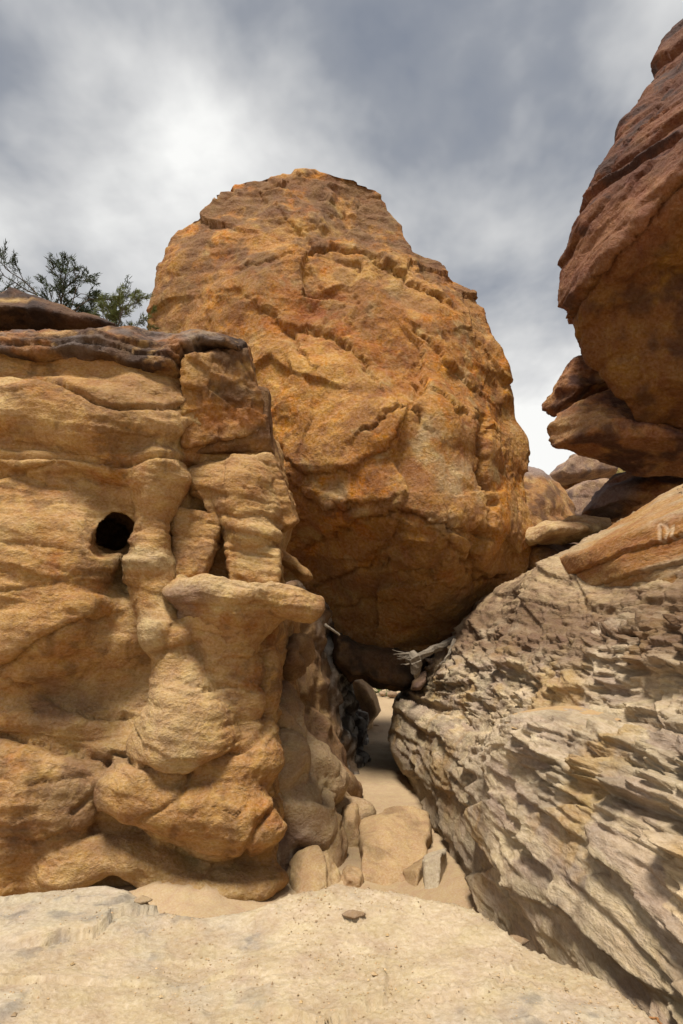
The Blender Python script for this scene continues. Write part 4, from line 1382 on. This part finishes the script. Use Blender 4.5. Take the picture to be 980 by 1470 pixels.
    col = lerp(col, C(0.56, 0.46, 0.33), 0.6 * pale * (1 - upz))
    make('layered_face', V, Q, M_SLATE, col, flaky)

    # the smooth plate on top, with letters scratched into its orange face
    plate = Planes((930, 790, 4.7), [((795, 803, 6.5), (980, 700, 4.95), (980, 735, 4.0)), ((840, 800, 5.5), (980, 735, 3.95), (980, 838, 3.86)),
                                     ((860, 845, 5.45), (980, 842, 3.95), (900, 830, 5.6)), ((795, 803, 6.5), (840, 800, 5.5), (860, 850, 5.4)),
                                     ((795, 803, 6.6), (980, 700, 5.05), (980, 860, 5.3)), ((1200, 700, 3), (1200, 800, 3), (1200, 700, 5))], 0.03)
    lo, hi = bounds([(790, 690, 6.6), (980, 690, 5), (1120, 690, 3.2), (1120, 860, 3.2), (790, 860, 6.6)], 0.1)
    hi[2] += 0.3
    lo[0] -= 0.5
    lo[2] -= 0.2
    strokes = [[(948, 752), (951, 778)], [(948, 752), (956, 754), (960, 764), (957, 775), (951, 778)], [(966, 754), (967, 776), (975, 772), (979, 766)], [(960, 764), (966, 755)]]

    f0 = at(840, 800, 5.5)
    fn_ = np.cross(at(980, 735, 3.95) - f0, at(980, 838, 3.86) - f0)

    def letters(V):
        d = np.full(len(V), 9.0, f32)
        for s_ in strokes:
            pts = []
            for px, py in s_:                       # the face runs away from the viewer: measure along it and up it
                a_, b_, _ = ray(px, py)
                dv = np.array([a_, 1.0, b_])
                Yp = ((f0 - np.array([0, 0, EYE])) @ fn_) / (dv @ fn_)
                pts.append((Yp / 3.0, EYE + b_ * Yp))
            d = np.minimum(d, polyline(V[:, 1] / 3.0, V[:, 2], np.array(pts))[0])
        return d
    crk = [([(850, 812), (900, 792), (980, 800)], 0.03, 2, 0.02, 4.6), ([(870, 826), (920, 822), (980, 818)], 0.02, 2, 0.02, 4.4)]

    def disp2(V, N):
        return 0.05 * fbm(V, 1.1, 3, seed=121) + 0.012 * ridged(V @ np.diag([0.6, 0.6, 2.5]).astype(f32), 2.5, 4, seed=122) + 0.006 * fbm(V, 14, 3, seed=123) + cracks(V, crk, 4.5) - 0.008 * sstep(0.010, 0.004, letters(V))
    V, Q = carve(plate, lo, hi, 0.05, 4, disp2, px=2.1)
    a = sstep(-0.25, 0.3, fbm(V, 1.4, 4, 0.6, seed=125))
    col = lerp(C(0.36, 0.195, 0.075), C(0.42, 0.26, 0.12), a)
    tp = sstep(0.02, -0.10, (V - at(840, 800, 5.5)) @ (np.cross(at(980, 735, 3.95) - at(840, 800, 5.5), C(0, 0, 1)) / 1.6) * 0 + (at(900, 772, 4.8)[2] - V[:, 2]))
    st = fbm(V * C(1, 0.5, 4), 2.2, 4, seed=127)
    col = lerp(col, C(0.42, 0.33, 0.215), 0.65 * sstep(-0.1, 0.3, st))
    col = lerp(col, C(0.38, 0.19, 0.065), 0.6 * np.clip(blot(V, 955, 790, 4, 40, 12) + blot(V, 900, 800, 4.6, 40, 14), 0, 1))
    col = lerp(col, C(0.36, 0.17, 0.06), 0.75 * np.clip(blot(V, 958, 765, 4.1, 60, 24, 0.5), 0, 1))
    col = lerp(col, C(0.58, 0.42, 0.28), 0.8 * sstep(0.009, 0.004, letters(V)))
    make('upper_plate', V, Q, M_SLATE, col, flaky)

    # sand lying in the pocket
    c = at(800, 1040, 3.9)
    n = 48
    th = np.linspace(0, 2 * np.pi, n, endpoint=False)
    ring = [np.array([[0, 0, 0.02]])]
    for k_, r_ in enumerate((0.25, 0.5, 0.72, 0.9, 1.05)):
        ring.append(np.stack([0.30 * r_ * np.cos(th), 0.50 * r_ * np.sin(th), np.full(n, 0.02 - 0.03 * r_ ** 2)], 1))
    V = np.concatenate(ring).astype(f32) + c.astype(f32) + C(-0.01, -0.08, 0.065)
    rr = 1 + 0.35 * fbm((V - c.astype(f32)) * C(1, 1, 0), 3.5, 3, seed=8)
    V[:, :2] = c[:2] + (V[:, :2] - c[:2]) * rr[:, None]
    V[:, 2] += 0.15 * (V[:, 0] - c[0]) + 0.008 * fbm(V, 6, 3)
    Q = [[0, 1 + i, 1 + (i + 1) % n, 1 + (i + 1) % n] for i in range(n)]
    tri = np.array([q[:3] for q in Q])
    quad = []
    for k_ in range(4):
        a0, b0 = 1 + k_ * n, 1 + (k_ + 1) * n
        for i in range(n):
            j = (i + 1) % n
            quad += [[a0 + i, b0 + i, b0 + j], [a0 + i, b0 + j, a0 + j]]
    make('sand_pocket', V, np.concatenate([tri, np.array(quad)]), M_SAND, np.tile(C(0.45, 0.31, 0.165), (len(V), 1)), flaky)


build_flaky()
# ================================================================== passage under the boulder
def build_passage_wall():
    fy = np.array([5.2, 5.6, 6.0, 6.5, 8, 9.5, 11, 12.5, 14.5])
    fx = np.array([-0.42, -0.16, -0.02, 0.04, 0.12, 0.22, 0.33, 0.36, 0.2])

    lumps = [Ell(418, 945, 6.3, 30, 30, 0.3), Ell(405, 1030, 6.0, 26, 40, 0.3), Ell(450, 1105, 6.3, 60, 46, 0.5, 35), Ell(425, 1180, 5.75, 56, 70, 0.42, 25), Ell(398, 1110, 5.65, 34, 60, 0.35, 10)]

    def sdf(P):
        x, y, z = P[:, 0], P[:, 1], P[:, 2]
        foot = np.interp(y, fy, fx).astype(f32)
        rec = (1.0 - 0.17 * np.clip(y - 6, 0, 4.5)) * sstep(0.0, 1.25, z) + 0.15 * np.maximum(z - 1.7, 0)
        lump = 0.14 * pnoise(P * C(1.1, 1.1, 1.5) + 2) + 0.09 * pnoise(P * 2.4 + 5)
        d = (x - foot + rec) * 0.85 + lump
        for g in lumps:
            d = smin(d, g(P), 0.05)
        d = smax(d, z - 2.75, 0.2)
        d = smax(d, 5.1 + 0.42 * z - y, 0.15)
        return d
    lo, hi = (-2.2, 4.8, -0.2), (0.75, 14.2, 2.9)

    def disp(V, N):
        W = V + 0.1 * np.stack([fbm(V, 1.5, 2, seed=1), fbm(V, 1.5, 2, seed=2), fbm(V, 1.5, 2, seed=3)], 1)
        fn = lambda ha, hb, ou, ov: ou * (ha - 0.5) * 2 + ov * (hb - 0.3) * 2
        h1 = flakes(W[:, 1] * 1.3 + 0.9 * W[:, 0] + 0.8 * W[:, 2], W[:, 2] * 1.8 - 0.5 * W[:, 1] + 0.5 * W[:, 0], 5, 0.08, fn)
        h2 = flakes(W[:, 1] * 3.1 + 2.5 * W[:, 0] + W[:, 2], W[:, 2] * 4.2 - W[:, 1] + W[:, 0], 15, 0.1, fn)
        deep = sstep(8.5, 10.5, V[:, 1])
        slab_ = ridged(np.stack([V[:, 1] * 0.8 + V[:, 2] * 0.9, (V[:, 2] * 2.2 - V[:, 1] * 1.6), V[:, 0] * 0], 1), 1.1, 3, seed=4)
        return 0.12 * h1 + 0.04 * h2 + 0.05 * fbm(V, 2, 4, seed=6) + 0.012 * fbm(V, 12, 3, seed=7) + deep * 0.16 * (slab_ - 0.4)
    V, Q = carve(warped(sdf, (0.14, 1.2), (0.06, 2.8)), lo, hi, 0.06, 3, disp, px=4.0)
    n = fbm(V, 1.6, 4, 0.6, seed=131)
    col = lerp(C(0.30, 0.185, 0.09), C(0.20, 0.12, 0.065), sstep(-0.2, 0.3, n))  # brown stone colour, darkened to add shade to the upper wall under the boulder
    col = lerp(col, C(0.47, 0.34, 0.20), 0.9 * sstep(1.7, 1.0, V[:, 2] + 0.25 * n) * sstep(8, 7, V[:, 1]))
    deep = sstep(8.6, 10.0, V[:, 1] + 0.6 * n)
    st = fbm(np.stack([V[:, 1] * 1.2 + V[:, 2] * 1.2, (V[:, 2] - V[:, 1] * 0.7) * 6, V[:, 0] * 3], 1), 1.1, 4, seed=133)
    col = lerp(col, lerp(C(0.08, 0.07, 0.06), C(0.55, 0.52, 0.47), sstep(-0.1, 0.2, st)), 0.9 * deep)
    sc = blot(V, 425, 1215, 5.7, 36, 50, 0.2)
    vs = fbm(V * C(14, 14, 1.2), 1.0, 3, seed=136)
    col = lerp(col, C(0.22, 0.15, 0.115), 0.8 * sc)
    col = lerp(col, C(0.50, 0.42, 0.32), 0.8 * sc * sstep(0.12, 0.3, vs))
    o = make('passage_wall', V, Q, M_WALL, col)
    tag(o, 'shadowed lower rock wall lining the left side of the sandy passage', 'rock wall')


build_passage_wall()

dusty = lambda s, a=C(0.42, 0.29, 0.16), b=C(0.27, 0.18, 0.10): (lambda V: lerp(a, b, 0.9 * sstep(-0.1, 0.35, fbm(V, 3.0, 4, 0.6, seed=s))))
# big stones of the passage floor and its left foot
def block(name, inside, planes, lo, hi, label, colf, seed, k=0.02, vox=0.03, amp=0.012):
    sd_ = Planes(inside, planes, k)
    fn = lambda ha, hb, ou, ov: ou * (ha - 0.5) + ov * (hb - 0.5)
    V, Q = carve(warped(sd_, (0.03, 2.5), (0.012, 7)), lo, hi, vox, 3,
                 lambda V, N: amp * fbm(V, 6, 4, 0.6, seed=seed) + 3 * amp * flakes(V[:, 0] * 6 + V[:, 1] * 3, V[:, 2] * 7 + V[:, 1] * 3, seed, 0.1, fn))
    return tag(make(name, V, Q, M_SLAB, colf(V)), label, 'stone')


lo, hi = bounds([(500, 1140, 5.2), (640, 1260, 5.2), (500, 1140, 6.8), (640, 1260, 6.8)], 0.1)
block('passage_stone', (570, 1205, 5.84), [((518, 1190, 5.84), (575, 1156, 6.37), (604, 1168, 6.28)), ((520, 1200, 5.84), (560, 1195, 5.62), (575, 1160, 6.37)), ((575, 1163, 6.28), (616, 1190, 5.93), (560, 1195, 5.66)),
                                         ((540, 1200, 5.62), (612, 1196, 5.66), (570, 1240, 5.40)), ((616, 1186, 6.02), (614, 1215, 5.75), (620, 1190, 6.64)), ((514, 1190, 5.93), (516, 1230, 5.58), (510, 1200, 6.64)),
                                         ((540, 1165, 6.46), (600, 1165, 6.46), (560, 1220, 6.55))], lo, hi, 'low dusty boulder half buried in the sand of the passage', dusty(3), 3, 0.04, 0.04)
lo, hi = bounds([(560, 1210, 4.9), (630, 1310, 4.9), (560, 1210, 5.9), (630, 1310, 5.9)], 0.05)
block('passage_stone', (595, 1265, 5.4), [((582, 1244, 5.35), (600, 1250, 5.15), (594, 1288, 5.1)), ((600, 1250, 5.15), (614, 1236, 5.35), (598, 1288, 5.12)), ((580, 1246, 5.4), (612, 1230, 5.5), (596, 1246, 5.2)),
                                         ((578, 1246, 5.4), (586, 1290, 5.3), (580, 1250, 5.9)), ((613, 1240, 5.3), (612, 1290, 5.3), (612, 1250, 5.9)), ((580, 1240, 5.75), (612, 1240, 5.75), (600, 1290, 5.75))],
      lo, hi, 'small angular brown stone leaning on the upright grey slab', dusty(8, C(0.35, 0.24, 0.13), C(0.22, 0.14, 0.08)), 5, 0.015, 0.025, 0.006)
lo, hi = bounds([(590, 1200, 4.8), (660, 1330, 4.8), (590, 1200, 5.7), (660, 1330, 5.7)], 0.05)
block('passage_stone', (625, 1265, 5.2), [((609, 1240, 5.1), (632, 1236, 5.02), (610, 1300, 4.95)), ((610, 1232, 5.2), (632, 1224, 5.1), (622, 1226, 5.5)), ((608, 1236, 5.1), (606, 1300, 5.0), (610, 1240, 5.6)),
                                         ((632, 1232, 5.02), (644, 1250, 5.25), (640, 1300, 5.1)), ((644, 1246, 5.3), (646, 1300, 5.2), (644, 1250, 5.6)), ((606, 1230, 5.5), (640, 1230, 5.5), (620, 1300, 5.5))],
      lo, hi, 'upright pale grey slab standing in the sand of the passage', dusty(9, C(0.42, 0.345, 0.245), C(0.31, 0.25, 0.18)), 7, 0.012, 0.025, 0.005)
outline_rock('passage_stone', [(438, 1270), (446, 1215), (462, 1185), (480, 1170), (492, 1176), (495, 1210), (490, 1250), (480, 1280)], 5.7, 5.3, 6.4,
             'upright dusty stone leaning against the left wall of the passage', 'stone', vox=0.03, amp=0.02, seed=11, col=dusty(12), mat=M_SLAB, rnd=-0.03, k=0.02,
             ctrl=[(446, 1215, 5.7), (470, 1190, 5.55), (488, 1180, 5.7), (470, 1240, 5.4), (490, 1230, 5.55)])
outline_rock('passage_stone', [(478, 1240), (484, 1180), (494, 1158), (508, 1156), (518, 1185), (522, 1215), (512, 1245)], 6.4, 6.0, 7.0,
             'rounded stone at the foot of the passage wall behind the leaning stone', 'stone', vox=0.03, amp=0.015, seed=13, col=dusty(15), mat=M_SLAB, rnd=-0.03, k=0.02)
outline_rock('passage_stone', [(404, 1300), (412, 1250), (430, 1225), (456, 1218), (476, 1230), (484, 1262), (486, 1300)], 5.25, 4.9, 5.9,
             'sand covered lump of rock at the foot of the cliff', 'stone', vox=0.03, amp=0.02, seed=17, col=dusty(19, C(0.42, 0.30, 0.165), C(0.33, 0.22, 0.12)), mat=M_SLAB, rnd=-0.03, k=0.02,
             ctrl=[(412, 1250, 5.3), (440, 1235, 5.2), (476, 1240, 5.25), (440, 1290, 4.95), (480, 1290, 5.05)])
outline_rock('passage_stone', [(488, 1300), (490, 1262), (500, 1246), (516, 1250), (518, 1300)], 5.3, 5.1, 5.7,
             'small blocky stone poking from the sand beside the leaning stone', 'stone', vox=0.02, amp=0.01, seed=19, col=dusty(23), mat=M_SLAB, rnd=-0.03, k=0.02)
outline_rock('passage_stone', [(640, 1320), (644, 1290), (670, 1276), (700, 1284), (712, 1320)], 4.9, 4.6, 5.4,
             'low sandy mound of rock between the upright slab and the flaky rock', 'stone', vox=0.03, amp=0.015, seed=29, col=dusty(31, C(0.44, 0.31, 0.17), C(0.38, 0.26, 0.14)), mat=M_SLAB, rnd=-0.03, k=0.02)
# stones jammed under the boulder
outline_rock('chockstone', [(470, 890), (520, 925), (600, 930), (640, 918), (612, 950), (594, 980), (576, 991), (545, 986), (520, 974), (500, 976), (480, 950)], 10.0, 9.3, 12.0,
             'dark stone jammed beneath the wedged boulder as the roof of the gap', 'stone', vox=0.06, amp=0.05, seed=37, col=lambda V: varnish(V, 4, C(0.05, 0.035, 0.025), C(0.13, 0.08, 0.045), C(0.2, 0.12, 0.06)), kb=0.1, k=0.08)  # dark stone, coloured darker still to put more shade into the gap
outline_rock('chockstone', [(588, 992), (592, 978), (606, 966), (612, 962), (611, 978), (600, 990)], 8.9, 8.6, 9.4,
             'small pale wedge stone jammed between the dark roof stone and the flaky rock', 'stone', vox=0.025, amp=0.012, seed=39, col=grey_brown(7), mat=M_SLATE, k=0.02, kb=0.2)
outline_rock('wedge_stone', [(392, 790), (402, 786), (425, 802), (446, 824), (448, 833), (436, 834), (412, 816), (394, 806)], 6.1, 5.9, 6.6,
             'tan finger of rock lying behind the pillars against the wedged boulder', 'stone', vox=0.03, amp=0.012, seed=41, col=dusty(43, C(0.38, 0.23, 0.10), C(0.30, 0.17, 0.07)), mat=M_WALL, k=0.04, kb=0.1)
# rocks at the far end of the passage
outline_rock('far_rock', [(470, 1080), (480, 985), (500, 962), (516, 968), (528, 985), (540, 1000), (546, 1020), (536, 1030), (530, 1055), (512, 1075)], 15.0, 14.2, 17.5,
             'tan rock buttress lit by daylight beyond the passage', 'rock', vox=0.08, amp=0.06, seed=47, col=lambda V: lerp(C(0.40, 0.28, 0.16), C(0.20, 0.14, 0.09), sstep(0, 0.3, fbm(V * C(1, 1, 0.5), 1.2, 4, seed=3))), mat=M_WALL, kb=0.15)
for i, (px, py, rx, rz, Y, lab) in enumerate([(563, 997, 8, 5, 22.0, 'rounded pale stone by the green plants beyond the passage'), (549, 996, 5, 3.5, 22.5, 'small grey stone by the green plants beyond the passage'),
                                              (540, 1042, 4, 1.6, 15.0, 'dark flat pebble on the sunlit sand beyond the passage')]):
    e = Ell(px, py, Y, rx, rz, rx * mpp(py, Y) * 0.9)
    c = at(px, py, Y)
    r = rx * mpp(py, Y) * 1.5
    V, Q = carve(e, c - r, c + r, r / 10, 2, lambda V, N: 0.15 * r * fbm(V, 1.2 / r, 3, seed=i))
    tag(make('stone', V, Q, M_SLAB, dusty(50 + i, C(0.36, 0.26, 0.17), C(0.22, 0.15, 0.10))(V)), lab, 'stone')


# ------------------------------------------------------------------ weathered driftwood caught under the boulder
def tube(path, rad, sides=8, rough=0.0, seed=0):
    P = np.array(path, float)
    r = np.interp(np.linspace(0, 1, len(P)), np.linspace(0, 1, len(rad)), rad)
    V, Q = [], []
    rn = np.random.default_rng(seed)
    prof = 1 + rough * rn.normal(size=sides)
    for i in range(len(P)):
        t = P[min(i + 1, len(P) - 1)] - P[max(i - 1, 0)]
        t /= np.linalg.norm(t) + 1e-9
        u = np.cross(t, (0.31, 0.2, 0.93))
        u /= np.linalg.norm(u) + 1e-9
        v = np.cross(t, u)
        for k in range(sides):
            a = 2 * math.pi * k / sides
            rr = r[i] * prof[k] * (1 + rough * 0.5 * rn.normal())
            V.append(P[i] + rr * (math.cos(a) * u + math.sin(a) * v))
    for i in range(len(P) - 1):
        for k in range(sides):
            j = (k + 1) % sides
            Q.append((i * sides + k, i * sides + j, (i + 1) * sides + j, (i + 1) * sides + k))
    n0 = len(V)
    V += [P[0], P[-1]]
    for k in range(sides):
        j = (k + 1) % sides
        Q.append((n0, j, k, k))
        Q.append((n0 + 1, (len(P) - 1) * sides + k, (len(P) - 1) * sides + j, (len(P) - 1) * sides + j))
    return np.array(V), Q


def mesh_from(name, VQ, mat, parent=None, base=None):
    V, F_ = [], []
    for v, q in VQ:
        o_ = len(V)
        V += [tuple(x) for x in v]
        for f_ in q:
            g = []
            for i in f_:
                if i + o_ not in g:
                    g.append(i + o_)
            F_.append(g)
    A = np.array(V)
    if base is None:
        mn, mx = A.min(0), A.max(0)
        base = np.array([(mn[0] + mx[0]) / 2, (mn[1] + mx[1]) / 2, mn[2]])
    me = bpy.data.meshes.new(name)
    me.from_pydata((A - base).tolist(), [], F_)
    me.materials.append(mat)
    o = bpy.data.objects.new(name, me)
    COL.objects.link(o)
    if parent is not None:
        o.parent = parent
        o.location = base - np.array(parent.location)
    else:
        o.location = base
    return o


def curve(pts, n=14, wob=0.0, seed=0):
    P = np.array(pts, float)
    t = np.linspace(0, len(P) - 1, n)
    rn = np.random.default_rng(seed)
    out = np.stack([np.interp(t, range(len(P)), P[:, a]) for a in range(3)], 1)
    out[1:-1] += rn.normal(size=(n - 2, 3)) * wob
    return out


log = thing('driftwood_log', at(600, 958, 8.3), 'grey weathered driftwood log with a splintered stump end caught under the boulder', 'driftwood')
mesh_from('trunk', [tube(curve([at(594, 948, 8.2), at(612, 937, 8.25), at(632, 928, 8.4), at(652, 916, 8.7)], 18, 0.008, 1), [0.06, 0.05, 0.055, 0.04], 10, 0.10, 3)], M_WOOD, log)
mesh_from('stump_end', [tube(curve([at(584, 946, 8.25), at(594, 944, 8.15), at(598, 958, 8.15), at(597, 972, 8.3)], 14, 0.012, 2), [0.05, 0.085, 0.07, 0.03], 10, 0.16, 5)], M_WOOD, log)
spl = []
for i in range(9):
    a = at(590 + RNG.uniform(-4, 8), 944 + RNG.uniform(-6, 12), 8.14)
    b = a + np.array([RNG.uniform(-0.28, -0.08), RNG.uniform(-0.05, 0.05), RNG.uniform(-0.03, 0.08)])
    spl.append(tube(curve([a, b], 5, 0.006, i), [0.012, 0.003], 5))
mesh_from('splinters', spl, M_WOOD, log)['kind'] = 'stuff'
tag(mesh_from('dead_branch', [tube(curve([at(652, 918, 8.3), at(646, 936, 8.2), at(638, 948, 8.15), at(628, 957, 8.2)], 14, 0.006, 7), [0.028, 0.02, 0.012], 7, 0.08, 2)], M_WOOD),
    'thin pale dead branch hanging down from the end of the driftwood log', 'branch')
tag(mesh_from('dead_branch', [tube(curve([at(466, 896, 6.6), at(476, 904, 6.6), at(487, 912, 6.65)], 8, 0.003, 8), [0.018, 0.012], 6, 0.1, 2)], M_WOOD),
    'short pale stick in the dark gap beside the mushroom shelf', 'branch')
# ================================================================== shrubs on top of the cliff
def grow(p, d, length, rad, depth, rn, tubes, tips, spread=0.55, gravity=0.0):
    n = 6
    pts = [p]
    dd = d / np.linalg.norm(d)
    for i in range(n):
        dd = dd + rn.normal(size=3) * 0.13 + np.array([0, 0, gravity])
        dd /= np.linalg.norm(dd)
        pts.append(pts[-1] + dd * length / n)
        if depth <= 1 and i > 0:
            tips.append((pts[-1], dd.copy()))
    tubes.append(tube(pts, [rad, rad * 0.55], 5 if depth > 2 else 4))
    if depth == 0:
        return
    kids = 4 if depth > 2 else 3
    for k in range(kids):
        i = rn.integers(2, n + 1)
        nd = dd + rn.normal(size=3) * spread + np.array([0, 0, 0.10])
        grow(pts[i], nd, length * rn.uniform(0.5, 0.72), rad * 0.55, depth - 1, rn, tubes, tips, spread, gravity)


def shrub(name, base, stems, mat, label, seed, needle=0.06, per=7, depth=3):
    rn = np.random.default_rng(seed)
    t = thing(name, base, label, 'shrub', None)
    tubes, tips = [], []
    for d, L, r in stems:
        grow(np.array(base), np.array(d, float), L, r, depth, rn, tubes, tips)
    mesh_from('branches', tubes, M_TWIG, t)
    V, Fc = [], []
    for p, d in tips:
        for k in range(per):
            a = p + rn.normal(size=3) * 0.012
            e = d + rn.normal(size=3) * 0.55
            e = e / np.linalg.norm(e) * needle * rn.uniform(0.5, 1.3)
            s_ = np.cross(e, rn.normal(size=3))
            s_ = s_ / (np.linalg.norm(s_) + 1e-9) * needle * 0.075
            o_ = len(V)
            V += [a - s_, a + s_, a + e * 0.6 + s_ * 0.8, a + e, a + e * 0.6 - s_ * 0.8]
            Fc.append((o_, o_ + 1, o_ + 2, o_ + 3, o_ + 4))
    me = bpy.data.meshes.new('foliage')
    me.from_pydata([tuple(v - np.array(base)) for v in V], [], Fc)
    me.materials.append(mat)
    o = bpy.data.objects.new('foliage', me)
    COL.objects.link(o)
    o.parent = t
    return t


YS = 7.0
shrub('desert_shrub', tuple(at(70, 478, YS)), [((-0.35, 0, 1), 0.74, 0.020), ((0.1, 0, 1), 0.72, 0.018), ((0.8, 0.1, 0.85), 0.74, 0.018), ((0.55, -0.2, 0.6), 0.5, 0.012), ((-0.1, 0.3, 1), 0.6, 0.012)],
      M_LEAF, 'dark grey-green feathery shrub rising behind the dark slab on the cliff', 5, 0.06, 6)
shrub('desert_shrub', tuple(at(160, 485, 6.6)), [((-0.25, 0, 1), 0.40, 0.012), ((0.35, 0, 0.9), 0.42, 0.012), ((0.7, 0.2, 0.5), 0.34, 0.010), ((0.05, 0.3, 1), 0.38, 0.010)],
      M_LEAF2, 'smaller yellow-green feathery shrub beside the left edge of the wedged boulder', 9, 0.05, 5)
shrub('desert_shrub', tuple(at(0, 450, YS)), [((-0.3, 0, 1), 0.42, 0.012), ((0.35, 0, 0.9), 0.42, 0.012), ((-0.6, 0, 0.6), 0.4, 0.010)],
      M_LEAF, 'low wispy grey-green shrub poking over the top of the dark slab', 12, 0.045, 2)
for i, (px, py, Y, lab) in enumerate([(545, 998, 22.8, 'bright green low plant on the sand beyond the passage'), (560, 994, 23.4, 'bright green bush behind the rounded pale stone')]):
    b = at(px, py, Y)
    b[2] = 0.15
    shrub('green_plant', tuple(b), [((-0.5, 0, 1), 0.5, 0.012), ((0.4, 0, 1), 0.5, 0.012), ((0.1, 0.4, 1), 0.5, 0.012), ((0.9, -.2, .7), .45, .01), ((-.9, -.2, .7), .45, .01)], M_LEAF3, lab, 20 + i, 0.11, 6, 2)
# ================================================================== loose bits on the slab
def scatter_grit():
    slab = bpy.data.objects['foreground_rock_slab']
    me = slab.data
    V = np.empty(len(me.vertices) * 3, f32)
    me.vertices.foreach_get('co', V)
    V = V.reshape(-1, 3) + np.array(slab.location, f32)
    Nn = np.empty(len(me.vertices) * 3, f32)
    me.vertices.foreach_get('normal', Nn)
    Nn = Nn.reshape(-1, 3)
    ok = np.flatnonzero((Nn[:, 2] > 0.75) & (V[:, 2] > 0.9) & (V[:, 1] > 1.2))
    clump = fbm(V[ok], 3.2, 3, seed=201) + 0.15 * V[ok][:, 0]
    ok = ok[clump + RNG.normal(size=len(ok)) * 0.12 > 0.02]
    idx = RNG.choice(ok, 3600)
    o6 = np.array([(1, 0, 0), (0, 1, 0), (-1, 0, 0), (0, -1, 0), (0, 0, 1), (0, 0, -1)], f32)
    f8 = np.array([(0, 1, 4), (1, 2, 4), (2, 3, 4), (3, 0, 4), (1, 0, 5), (2, 1, 5), (3, 2, 5), (0, 3, 5)])
    VV, FF, CC = [], [], []
    for n, i in enumerate(idx):
        r = 0.0019 * math.exp(RNG.normal() * 0.45)
        q = o6 * (r * RNG.uniform(0.6, 1.4, (6, 1))) * C(1, 1, 0.7)
        a = RNG.uniform(0, 6.28)
        q = np.stack([q[:, 0] * math.cos(a) - q[:, 1] * math.sin(a), q[:, 0] * math.sin(a) + q[:, 1] * math.cos(a), q[:, 2]], 1)
        VV.append(q + V[i] + C(*RNG.normal(size=2) * 0.004, r * 0.3))
        FF.append(f8 + 6 * n)
        c = C(0.50, 0.36, 0.21) * RNG.uniform(0.6, 1.15)
        CC.append(np.tile(c, (6, 1)))
    o = make('grit', np.concatenate(VV), np.concatenate(FF), M_SLAB, np.concatenate(CC), smooth=False)
    o['kind'] = 'stuff'
    tag(o, 'loose tan grit scattered over the foreground slab', 'grit')
    return V, Nn


SV, SN = scatter_grit()


def on_slab(px, py):
    a, b, _ = ray(px, py)
    Yd = (0.99 - EYE) / b
    d = (SV[:, 0] - a * Yd) ** 2 + (SV[:, 1] - Yd) ** 2 - 0.02 * SV[:, 2]
    return SV[np.argmin(np.where(SN[:, 2] > 0.5, d, 9))].astype(float)


for i, (px, py, r, lab) in enumerate([(506, 1314, 0.030, 'small dark flake of stone near the far edge of the foreground slab'), (205, 1288, 0.028, 'grey chip of stone at the lip of the foreground slab'),
                                      (742, 1336, 0.035, 'pale grey chip at the edge of the slab beside the flaky rock')]):
    p = on_slab(px, py)

    def chip(P, p=p, r=r):
        q = (P - p) / C(1.5, 1.0, 0.55)
        return np.abs(q).sum(1) * 0.55 + np.sqrt((q * q).sum(1)) * 0.5 - r
    V, Q = carve(chip, p - r * 2.2, p + r * 2.2, r / 5, 2, lambda V, N: 0.2 * r * fbm(V, 0.7 / r, 3, seed=i))
    tag(make('stone_chip', V, Q, M_SLAB, lerp(C(0.30, 0.21, 0.13), C(0.42, 0.32, 0.2), sstep(-.3, .3, fbm(V, 30, 2, seed=i)) * (i % 2 * 0.8))), lab, 'stone')
for i, (a, b, lab) in enumerate([((936, 1436), (962, 1460), 'thin orange-brown twig lying where slab and flaky rock meet')]):
    p, q = on_slab(*a), on_slab(*b)
    tag(mesh_from('twig', [tube(curve([p + (0, 0, 0.006), (p + q) / 2 + (0.01, 0, 0.016), q + (0, 0, 0.006)], 9, 0.002, i), [0.004, 0.002], 5)], M_WOOD if i else flat_mat('orange_twig', (0.30, 0.14, 0.05))), lab, 'twig')
